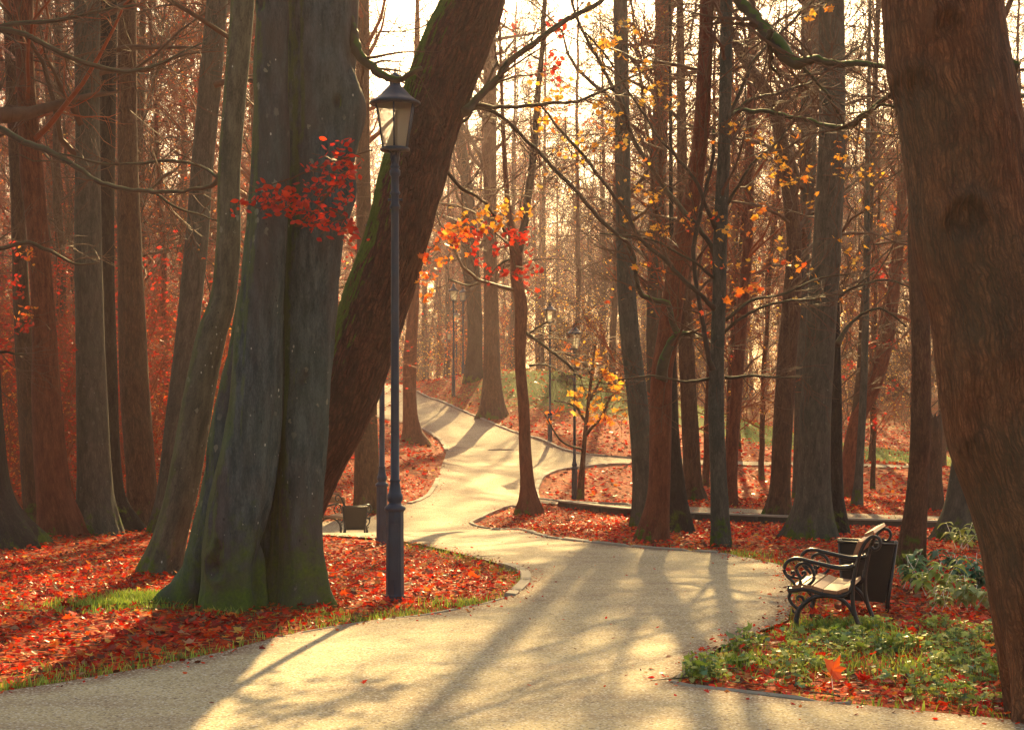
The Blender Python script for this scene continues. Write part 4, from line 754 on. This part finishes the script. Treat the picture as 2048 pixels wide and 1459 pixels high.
# ------------------------------------------------------------------ litter bins
def make_bin():
    root = empty('litter_bin', (0, 0, 0)); H = .60; z0 = .12
    m = MB(); a, b, c, e = .165, .12, .225, .165     # half sizes bottom / top
    def shell(k):
        return [(-a*k, -b*k, z0), (a*k, -b*k, z0), (a*k, b*k, z0), (-a*k, b*k, z0), (-c*k, -e*k, H), (c*k, -e*k, H), (c*k, e*k, H), (-c*k, e*k, H)]
    m.add(shell(1), [(0, 1, 5, 4), (1, 2, 6, 5), (2, 3, 7, 6), (3, 0, 4, 7), (3, 2, 1, 0)]); m.add(shell(.96), [(4, 5, 1, 0), (5, 6, 2, 1), (6, 7, 3, 2), (7, 4, 0, 3)])
    m.build('body', M['bin'], root, False)
    m = MB(); R_ = [(-c-.008, -e-.008, H), (c+.008, -e-.008, H), (c+.008, e+.008, H), (-c-.008, e+.008, H)]
    for p, q in zip(R_, R_[1:]+R_[:1]): m.tube([p, q], [.012, .012], 8)
    m.build('rim', M['bin'], root)
    for s in (-1, 1):
        m = MB(); m.tube([(s*(c+.012), 0, H+.02), (s*(a+.02), 0, z0), (s*(a+.015), 0, -.05)], [.016, .018, .018], 8); m.build('leg', M['iron'], root)
    return root
bn = make_bin(); x, y = (1730-CX)/F*14.75, 14.75; bn.location = (x, y, float(gz(x, y))-.02); bn.rotation_euler = (0, math.radians(2), math.radians(-14)); bn.scale = (1.02, 1.02, 1.04); tag(bn, 'dark tapered metal litter bin standing close behind the near bench', 'litter bin', 'litter bins')
c2 = copy_tree(bn); x = (710-CX)/F*30; c2.location = (x, 30, float(gz(x, 30))-.0); c2.rotation_euler = (0, 0, .1); c2.scale = (.92, .92, .84); tag(c2, 'dark tapered litter bin in front of the distant bench', 'litter bin', 'litter bins')
# ------------------------------------------------------------------ timber edging of the lower walk
def timber(px_pts, name, label):
    P = np.array(ribbon(px_pts)); P = cr(P, 40); t = nrm(np.gradient(P, axis=0)); nn = np.stack([-t[:, 1], t[:, 0]], 1); z = gz(P[:, 0], P[:, 1]); root = empty(name, (P[0, 0], P[0, 1], z[0])); tag(root, label, 'edging')
    m = MB(); rows = [np.column_stack([P+nn*o, z+dz]) for o, dz in ((-.05, -.5), (-.05, .13), (.05, .13), (.05, -.5))]; V = np.stack(rows, 1).reshape(-1, 3)
    m.add(V, [(a*4+b, a*4+(b+1) % 4, a*4+4+(b+1) % 4, a*4+4+b) for a in range(39) for b in range(4)]); part(m, 'board', M['timber'], root, False)
    for k in range(2, 38, 5):
        m = MB(); m.box((P[k, 0]-nn[k, 0]*.09, P[k, 1]-nn[k, 1]*.09, z[k]-.125), (.08, .07, .5), 0); part(m, 'post', M['timber'], root, False)
    m = MB(); rows = [np.column_stack([P+nn*o, z+dz]) for o, dz in ((-.09, .133), (-.09, .165), (.14, .165), (.14, .133))]; V = np.stack(rows, 1).reshape(-1, 3)
    m.add(V, [(a*4+b, a*4+(b+1) % 4, a*4+4+(b+1) % 4, a*4+4+b) for a in range(39) for b in range(4)]); part(m, 'cap_board', M['kerb'], root, False)
timber([(1120, 1014), (1180, 1022), (1260, 1031), (1400, 1040), (1600, 1049), (1760, 1055), (1900, 1059), (2060, 1063)], 'timber_edging', 'low dark timber edging with a pale cap behind the tree trunks on the right')
# ------------------------------------------------------------------ fallen leaves
def scatter(n, y0, y1, seed, pw=1.0, xm=1.5):
    r = np.random.default_rng(seed); y = np.sqrt(r.uniform(y0**2, y1**2, n)); x = r.uniform(-1, 1, n)*(.31*y+xm); return x, y, r
L_ = MB()
def litter(n, y0, y1, sz, seed, shape, lift, patchy=0.0):
    x, y, r = scatter(n, y0, y1, seed); on = onpath(x, y); d = segdist(PW, x, y)
    keep = np.where(on, r.uniform(0, 1, n) < np.exp(-d/.09)*.8+.003, r.uniform(0, 1, n) < np.clip(.25+d/.5, 0, 1)*(1-.75*grassy(x, y)))
    x, y, on = x[keep], y[keep], on[keep]; z = gz(x, y)+np.where(on, .032, r.uniform(.006, lift, len(x)))
    s_ = sz*r.uniform(.55, 1.25, len(x)); s_ = np.where(on, s_*.6, s_); col = palette(len(x), *RED, seed=seed)
    leaves(L_, np.column_stack([x, y, z]), s_, col, shape, .42, True, seed)
litter(52000, 7.5, 22, .054, 1, 'oval', .035); litter(9000, 7.5, 20, .078, 2, 'maple', .05); litter(60000, 22, 45, .078, 3, 'oval', .05); litter(36000, 45, 95, .17, 4, 'oval', .08)
tag(L_.build('fallen_leaves', M['litter'], smooth=False), 'carpet of fallen red and orange leaves on both sides of the path', 'fallen leaves', kind='stuff')
# ------------------------------------------------------------------ grass
TW = MB(); x, y, r = scatter(700, 7.8, 24, 91); k = ~onpath(x, y) | (r.uniform(0, 1, 700) < .0); x, y = x[k], y[k]; a = r.uniform(0, 6.28, len(x)); P = grow(np.column_stack([x, y, gz(x, y)+.035]), np.column_stack([np.cos(a), np.sin(a), np.zeros(len(x))]), r.uniform(.06, .4, len(x)), 5, .14, 0, r); P[:, :, 2] = gz(P[:, :, 0], P[:, :, 1])+.04
V, Q, B = tubes(P, taper(len(x), 5, r.uniform(.002, .006, len(x)), np.full(len(x), .0015)), 4); TW.add(V, Q, bark=B); tag(TW.build('fallen_twigs', M['limb']), 'thin broken twigs lying among the fallen leaves', 'twigs', kind='stuff')
GM = MB()
def grass(P, h, seed, cols=((.20, .30, .03), (.34, .42, .05), (.46, .46, .09), (.11, .19, .03))):
    r = np.random.default_rng(seed); n = len(P); a = r.uniform(0, 2*np.pi, n); hh = h*r.uniform(.4, 1.3, n); wd = .0035+hh*.018; lean = r.normal(0, .35, (n, 2))*hh[:, None]
    s_ = np.column_stack([np.cos(a), np.sin(a), np.zeros(n)]); m1 = P+np.column_stack([lean*.35, hh*.6]); t = P+np.column_stack([lean, hh])
    V = np.stack([P-s_*wd[:, None], P+s_*wd[:, None], m1+s_*wd[:, None]*.8, m1-s_*wd[:, None]*.8, t], 1).reshape(-1, 3); b = np.arange(n)*5
    col = np.repeat(palette(n, [list(c) for c in cols], [4, 4, 2, 3], seed), 5, axis=0)
    GM.add(V, np.stack([b, b+1, b+2, b+3], -1), np.stack([b+3, b+2, b+4], -1), col=col)
def grass_zone(n, y0, y1, h, seed, thr=.28):
    x, y, r = scatter(n, y0, y1, seed); g = grassy(x, y)*(.55+.9*np.array([noise.noise(Vector((a*1.1, b*1.1, 3))) for a, b in zip(x, y)])+.25)
    k = (~onpath(x, y)) & (r.uniform(0, 1, n)*.8+thr*.5 < g*1.15) ; x, y = x[k], y[k]; grass(np.column_stack([x, y, gz(x, y)-.005]), h, seed)
grass_zone(150000, 7.6, 24, .06, 11); grass_zone(30000, 24, 50, .10, 12); grass_zone(90000, 58, 90, .12, 13)
def tuft(px, py, n, spread, h, seed):
    x, y = G(px, py); r = np.random.default_rng(seed); X_ = x+r.normal(0, spread, n); Y_ = y+r.normal(0, spread*.5, n); k_ = ~onpath(X_, Y_); X_, Y_ = X_[k_], Y_[k_]; grass(np.column_stack([X_, Y_, gz(X_, Y_)-.005]), h, seed)
for i, (px, py, n, sp, h) in enumerate([(285, 1202, 1300, .20, .10), (225, 1212, 900, .24, .08), (335, 1208, 500, .12, .10), (1385, 1345, 240, .10, .09), (1470, 1330, 200, .10, .08), (1660, 1425, 60, .10, .10), (1780, 1440, 60, .12, .10), (1900, 1450, 60, .1, .1), (1640, 1262, 300, .12, .10), (1720, 1262, 260, .12, .10), (960, 1212, 500, .30, .08), (860, 1232, 400, .3, .07), (720, 1245, 300, .3, .06), (440, 1230, 120, .12, .07), (650, 1228, 120, .12, .06), (1780, 1300, 80, .06, .16), (1670, 1255, 160, .2, .09), (100, 1375, 200, .25, .07), (250, 1345, 300, .35, .06), (400, 1318, 300, .3, .06), (60, 1385, 160, .2, .06), (1500, 1330, 500, .5, .07), (1700, 1330, 600, .6, .08), (1900, 1350, 500, .6, .08), (1750, 1280, 400, .5, .08), (1450, 1112, 300, .35, .08), (1395, 1108, 120, .2, .06), (1540, 1130, 200, .25, .07)]):
    tuft(px, py, n, sp, h, 50+i)
tag(GM.build('grass', M['green'], smooth=False), 'short green grass along the path edges and on the far slope', 'grass', kind='stuff')
# ------------------------------------------------------------------ low green ground cover round the bench
CP_ = np.array(ribbon([(1360, 1362), (1440, 1306), (1560, 1262), (1700, 1256), (1850, 1252), (2048, 1262), (2260, 1280), (2260, 1440), (2048, 1438), (1850, 1420), (1700, 1402), (1500, 1380)]))
r = np.random.default_rng(21); n = 19000; x = r.uniform(CP_[:, 0].min(), CP_[:, 0].max(), n); y = r.uniform(CP_[:, 1].min(), CP_[:, 1].max(), n)
nz_ = np.array([noise.noise(Vector((a*2.2, b*2.2, 9)))+.4*noise.noise(Vector((a*6, b*6, 2))) for a, b in zip(x, y)])
k = inside(CP_.tolist(), x, y) & (nz_ > .07+.3*(r.uniform(0, 1, n)-.5)+.10*(y < 11.2)); x, y = x[k], y[k]; hgt = r.uniform(.012, .10, len(x))*(.5+1.2*np.clip(nz_[k], 0, .5))*1.3; z = gz(x, y)+hgt
hf = len(x)//2; GC = MB(); leaves(GC, np.column_stack([x, y, z])[hf:], r.uniform(.025, .06, len(x)-hf), palette(len(x)-hf, *GRN, seed=6), 'oval', .6, True, 9); leaves(GC, np.column_stack([x, y, z])[:hf], (r.uniform(.02, .062, len(x))*(1+.5*(r.uniform(0, 1, len(x)) > .93)))[:hf], palette(hf, *GRN, seed=5), 'maple', .45, True, 8)
st_ = np.stack([np.column_stack([x, y, z-hgt]), np.column_stack([x+r.normal(0, .008, len(x)), y, z-hgt*.5]), np.column_stack([x, y, z])], 1)
V, Q, B = tubes(st_, np.full((len(x), 3), .0016), 3); GC.add(V, Q, col=(.12, .2, .05))
tag(GC.build('ground_cover', M['green'], smooth=False), 'low pale green leafy ground cover in front of the near bench', 'ground cover', kind='stuff')
# leafy plants right of the bench
def plant(px, py, h, n, seed, label, colr, dd=None):
    x, y = G(px, py) if dd is None else ((px-CX)/F*dd, dd); z = float(gz(x, y)); root = empty('leafy_plant', (x, y, z)); tag(root, label, 'plant', 'leafy plants right of the bench'); r = np.random.default_rng(seed)
    sm = MB(); lm = MB()
    for s_ in range(5):
        D = nrm(np.array([[r.normal(0, .45), r.normal(0, .3), 1]])); P = grow(np.array([[x+r.normal(0, .05), y+r.normal(0, .05), z]]), D, np.array([h*r.uniform(.6, 1.1)]), 7, .1, .02, r)[0]
        sm.tube(P, np.linspace(.005, .002, 7), 5)
        for q in range(n+5):
            t = r.uniform(.35, 1)*6; i = min(int(t), 5); p = P[i]+(P[i+1]-P[i])*(t-i); a = r.uniform(0, 2*math.pi); dr = np.array([math.cos(a), math.sin(a), r.uniform(.1, .7)]); L = h*r.uniform(.22, .38); sd = np.array([-math.sin(a), math.cos(a), 0]); V = []
            for f in (0, .2, .5, .8, 1):
                c = p+dr*L*f+np.array([0, 0, -L*.75*f*f]); wd = L*.27*math.sin(math.pi*min(f*.9+.06, 1)); V += [c-sd*wd+np.array([0, 0, wd*.35]), c-np.array([0, 0, 0]), c+sd*wd+np.array([0, 0, wd*.35])]
            lm.add(V, [(3*j, 3*j+1, 3*j+4, 3*j+3) for j in range(4)]+[(3*j+1, 3*j+2, 3*j+5, 3*j+4) for j in range(4)], col=np.array(colr)*r.uniform(.7, 1.3))
    part(sm, 'stem', M['green'], root); part(lm, 'foliage', M['green'], root)
plant(1815, 1178, .42, 10, 1, 'bluish green plant right behind the litter bin', (.10, .24, .10)); plant(1862, 1196, .42, 9, 2, 'yellow-green drooping plant, nearest the narrow dark brown trunk', (.34, .44, .08)); plant(1935, 1222, .36, 9, 3, 'yellow-green drooping plant furthest right, in front of the massive trunk', (.34, .42, .14))
plant(1905, 1165, .40, 9, 4, 'blue-green plant behind the yellow-green ones', (.09, .23, .12)); plant(1968, 1190, .45, 10, 5, 'tall blue-green plant touching the massive right trunk', (.09, .23, .12)); plant(1890, 1225, .26, 7, 6, 'lowest yellow-green plant in the leaves right of the bench', (.34, .40, .12))
plant(1925, 1058, .4, 4, 7, 'small yellow-green shoot beside the mossy foot of the hidden trunk', (.40, .48, .12), 22)
# maple seedling in the ground cover
x, y = G(1668, 1392); z = float(gz(x, y)); root = empty('maple_seedling', (x, y, z)); tag(root, 'single maple seedling with an orange leaf above a green one in the ground cover', 'seedling')
m = MB(); m.tube([(x, y, z), (x-.01, y, z+.08), (x-.015, y, z+.17)], [.003]*3, 5); part(m, 'stem', M['green'], root)
m = MB(); leaves(m, [(x-.015, y-.01, z+.16), (x-.03, y, z+.12)], np.array([.17, .13]), np.array([(.75, .13, .02), (.7, .2, .03)]), 'maple', .9, True, 4); part(m, 'leaves', M['leaf'], root, False)
# ------------------------------------------------------------------ the forest behind: archetypes, then copies
def arch_tree(seed, H, r0, z0, n1, mat, twig, lean, fork=False, leafn=0, pal=YEL):
    r = np.random.default_rng(seed); n = 40; root = empty('forest_tree', (0, 0, 0)); t = np.linspace(0, 1, n)
    wx = np.cumsum(r.normal(0, .05, n))*.5; wy = np.cumsum(r.normal(0, .05, n))*.5
    P = np.column_stack([lean*H*t**1.3+wx, wy, t*H-.3]); P[:, :2] -= P[0, :2]; R = r0*(1-.8*t**.9)+r0*.28*np.exp(-t*H/.5)
    m = MB(); V, Q, B = tubes(P[None], R[None], 12); m.add(V, Q, bark=B, col=np.clip(np.repeat(P[:, 2], 12)/4, 0, 1)[:, None]*np.array([[1, 0, 0]]))
    if fork:
        i = int(n*.3); D = nrm(np.array([[.3*np.sign(lean or 1)*-1, r.normal(0, .1), 1]])); P2_ = grow(P[i:i+1], D, np.array([H*.6]), 24, .05, .03, r)[0]; R2 = np.linspace(R[i]*.75, .03, 24)
        V, Q, B = tubes(P2_[None], R2[None], 10); m.add(V, Q, bark=B, col=(1, 0, 0))
    m.build('trunk', M[mat], root)
    c = MB(); tips = []; crown_from_trunk(c, P, R, r, n1, z0/H, 1, 3.6, .008, (9, 7), 1.7, .8, tips=tips, up=.04, k=3)
    if fork: crown_from_trunk(c, P2_, R2, r, n1//2, .1, 1, 2.8, .007, (7, 6), 1.5, .7, tips=tips)
    c.build('crown', M[twig], root)
    if leafn:
        tp = np.vstack(tips); tp = tp[tp[:, 2] < H*.8]; q = tp[r.integers(0, len(tp), leafn)]; l = MB(); leaves(l, q+r.normal(0, .1, q.shape), r.uniform(.07, .13, leafn), palette(leafn, *pal, seed=seed), 'oval', .8, True, seed); l.build('leaves', M['leaf'], root, False)
    return root
def arch_shrub(seed, H, ns, pal, leafn, twig):
    r = np.random.default_rng(seed); root = empty('undergrowth_shrub', (0, 0, 0)); c = MB(); tips = []
    D = nrm(np.column_stack([r.normal(0, .35, ns), r.normal(0, .35, ns), np.ones(ns)])); P = grow(np.column_stack([r.normal(0, .4, ns), r.normal(0, .4, ns), np.full(ns, -.1)]), D, H*r.uniform(.6, 1.1, ns), 10, .12, .05, r)
    R = taper(ns, 10, np.full(ns, .028), np.full(ns, .01)); V, Q, B = tubes(P, R, 5); c.add(V, Q, bark=B); c2_ = MB()
    twigs(c, P, R, r, (12, 7), H*.32, H*.16, .006, .2, .05, .12, tips=tips); c.build('branches', M[twig], root)
    tp = np.vstack(tips); q = tp[r.integers(0, len(tp), leafn)]; l = MB(); leaves(l, q+r.normal(0, .07, q.shape), r.uniform(.07, .13, leafn), palette(leafn, *pal, seed=seed), 'oval', .7, True, seed); l.build('leaves', M['leaf'], root, False)
    return root
AT = [arch_tree(101, 24, .18, 3.0, 40, 'brown', 'twig', .02), arch_tree(102, 26, .23, 4.0, 38, 'red', 'twigred', -.03, True, 900, CRIM), arch_tree(103, 22, .14, 2.2, 42, 'red', 'twigred', .06, False, 1100, ORA), arch_tree(104, 25, .20, 3.5, 40, 'grey', 'twig', -.05),
      arch_tree(105, 20, .12, 2.0, 44, 'brown', 'twigred', -.08, True, 900, YEL), arch_tree(106, 23, .16, 2.5, 42, 'brown', 'twig', .03, False, 800, YEL)]
AS = [arch_shrub(201, 4.2, 9, ORA, 1300, 'twigred'), arch_shrub(202, 5.5, 8, CRIM, 1300, 'twigred'), arch_shrub(203, 3.4, 10, YEL, 800, 'twig'), arch_shrub(204, 6.5, 9, YEL, 900, 'twig')]
used = set()
def put(src, key, x, y, rz, sc, label, cat, grp):
    if key in used: o = copy_tree(src)
    else: o = src; used.add(key)
    o.location = (x, y, float(gz(x, y))); o.rotation_euler = (0, 0, rz); o.scale = (sc, sc, sc*random.uniform(.92, 1.1)); tag(o, label, cat, grp); return o
random.seed(31)
LB = {'far': 'slender bare trunk fading into the glowing haze of the far forest', 'l': 'thin reddish forest tree behind the left group of trunks', 'r': 'thin bare forest tree behind the right group of trunks'}
placed = []
def try_place(x, y, mn):
    if any((x-a)**2+(y-b)**2 < mn*mn for a, b in placed): return False
    if onpath(np.array([x]), np.array([y]))[0] or segdist(PW, np.array([x]), np.array([y]))[0] < 1.2: return False
    px = CX+x/y*F
    if y < 135 and 760 < px < 925: return False
    if y < 85 and 925 < px < 1215: return False
    if y < 92 and 1370 < px < 1880 and y > 62: return False
    if 36 < y < 62 and 640 < px < 1300: return False
    placed.append((x, y)); return True
cnt = 0; tries = 0
while cnt < 275 and tries < 9000:
    tries += 1; y = math.sqrt(random.uniform(60**2, 200**2)); x = random.uniform(-1, 1)*(.34*y+4)
    if x < 0 and y < 110 and random.random() < .55: continue
    if try_place(x, y, 2.6):
        i = random.choice([1, 1, 2, 2, 0, 4] if x < -.02*y else [0, 3, 5, 4, 5, 2]); put(AT[i], ('t', i), x, y, random.uniform(0, 6.28), random.uniform(.85, 1.12), LB['far'], 'tree', 'hazy trees of the far forest'); cnt += 1
cnt = 0; tries = 0
while cnt < 14 and tries < 3000:
    tries += 1; y = random.uniform(33, 62); px = random.uniform(-80, 640); x = (px-CX)/F*y
    if try_place(x, y, 2.0): i = random.choice([1, 2, 4, 2, 0]); put(AT[i], ('t', i), x, y, random.uniform(0, 6.28), random.uniform(.7, 1.0), LB['l'], 'tree', 'thin trees of the left bank'); cnt += 1
cnt = 0; tries = 0
while cnt < 15 and tries < 3000:
    tries += 1; y = random.uniform(42, 64); px = random.uniform(1330, 2150); x = (px-CX)/F*y
    if try_place(x, y, 2.6): i = random.choice([0, 5, 2, 4]); put(AT[i], ('t', i), x, y, random.uniform(0, 6.28), random.uniform(.6, .85), LB['r'], 'tree', 'thin trees of the right side'); cnt += 1
placed.clear(); cnt = 0; tries = 0
while cnt < 150 and tries < 9000:
    tries += 1; y = math.sqrt(random.uniform(58**2, 150**2)); x = random.uniform(-1, 1)*(.33*y+3); px = CX+x/y*F
    if y < 80 and 1215 < px < 1880: continue
    if try_place(x, y, 2.6):
        i = random.choice([0, 1, 2, 3]) if x < 0 else random.choice([0, 2, 3, 3, 2]); put(AS[i], ('s', i), x, y, random.uniform(0, 6.28), random.uniform(.7, 1.2), 'tangled bare shrub with a few glowing leaves in the forest undergrowth', 'shrub', 'undergrowth shrubs of the far forest'); cnt += 1
cnt = 0; tries = 0
while cnt < 36 and tries < 3000:
    tries += 1; y = random.uniform(30, 58); px = random.uniform(-60, 660); x = (px-CX)/F*y
    if try_place(x, y, 1.5): i = random.choice([1, 1, 0]); put(AS[i], ('s', i), x, y, random.uniform(0, 6.28), random.uniform(.6, 1.0), 'small red-leaved shrub on the left bank between the trunks', 'shrub', 'red-leaved shrubs of the left bank'); cnt += 1
random.seed(77); ex = 0; tries = 0
while ex < 22 and tries < 3000:       # the wood that closes the view beyond the crest
    tries += 1; y = random.uniform(122, 175); px = random.uniform(735, 950); x = (px-CX)/F*y
    if any((x-a)**2+(y-b)**2 < 5 for a, b in placed): continue
    placed.append((x, y)); ex += 1
    if ex % 2: i = random.choice([0, 2, 3]); put(AS[i], ('s', i), x, y, random.uniform(0, 6.28), random.uniform(1.0, 1.5), 'tangled bare shrub with a few glowing leaves in the forest undergrowth', 'shrub', 'undergrowth shrubs of the far forest')
    else: i = random.choice([0, 2, 3, 5]); put(AT[i], ('t', i), x, y, random.uniform(0, 6.28), random.uniform(.85, 1.1), LB['far'], 'tree', 'hazy trees of the far forest')
# labels that single out the nearer background trees and shrubs by the gap they stand in
ANCH = sorted([(12, 'left picture edge'), (90, 'shaggy red trunk'), (181, 'grey-green trunk'), (268, 'reddish ridged trunk'), (372, 'olive leaning trunk'), (430, 'lichen trunk'), (560, 'huge beech'), (700, 'leaning oak'), (792, 'near lamp post'), (948, 'dark crest tree'), (984, 'sunlit slope tree'), (1040, 'forked tree'), (1148, 'maple sapling'),
  (1264, 'greenish leaning trunk'), (1330, 'brick-red trunk'), (1435, 'slim grey tree'), (1480, 'slanting brown trunk'), (1575, 'bent brown trunk'), (1640, 'thickest trunk'), (1728, 'very thin tree'), (1842, 'narrow brown trunk'), (1960, 'massive right trunk')])
ORD = ['first', 'second', 'third', 'fourth', 'fifth', 'sixth', 'seventh', 'eighth', 'ninth', 'tenth']
def gap_labels(objs, what):
    bins = {}
    for o in objs:
        px = CX+o.location.x/o.location.y*F; k = sum(px > a for a, _ in ANCH); bins.setdefault(k, []).append((px, o))
    for k, L in bins.items():
        L.sort(key=lambda t: t[0])
        for i, (px, o) in enumerate(L):
            if i >= len(ORD): continue
            if 0 < k < len(ANCH): wh = 'from left, between %s and %s' % (ANCH[k-1][1], ANCH[k][1])
            elif k == 0: wh = 'at the very left of the picture'
            else: wh = 'right of the massive right trunk'
            o['label'] = ('%s %s %s' % (ORD[i], what, wh)) if len(L) > 1 else ('only %s %s' % (what, wh.replace('from left, ', '')))
OB = [o for o in bpy.data.objects if o.parent is None and 'group' in o.keys()]
gap_labels([o for o in OB if o['group'] == 'thin trees of the left bank'], 'thin reddish tree'); gap_labels([o for o in OB if o['group'] == 'thin trees of the right side'], 'thin bare tree')
gap_labels([o for o in OB if o['group'] == 'red-leaved shrubs of the left bank'], 'red-leaved shrub')
gap_labels([o for o in OB if o['group'] == 'hazy trees of the far forest' and o.location.y < 95], 'hazy tree')
gap_labels([o for o in OB if o['group'] == 'undergrowth shrubs of the far forest' and o.location.y < 80], 'tangled shrub')
# ------------------------------------------------------------------ the air: pale haze
s = N('haze'); pv = s('VolumePrincipled'); pv.inputs['Color'].default_value = (1, .74, .78, 1); pv.inputs['Density'].default_value = .0006; pv.inputs['Anisotropy'].default_value = .55
s.L(pv.outputs[0], s.out.inputs['Volume'])
m = MB(); m.box((0, 150, 14), (1400, 1300, 44)); hz = m.build('haze', s.m, smooth=False); hz['kind'] = 'stuff'
SC.cycles.use_denoising = True; SC.cycles.denoising_prefilter = 'NONE'
try: SC.cycles.denoiser = 'OPENIMAGEDENOISE'
except Exception: pass
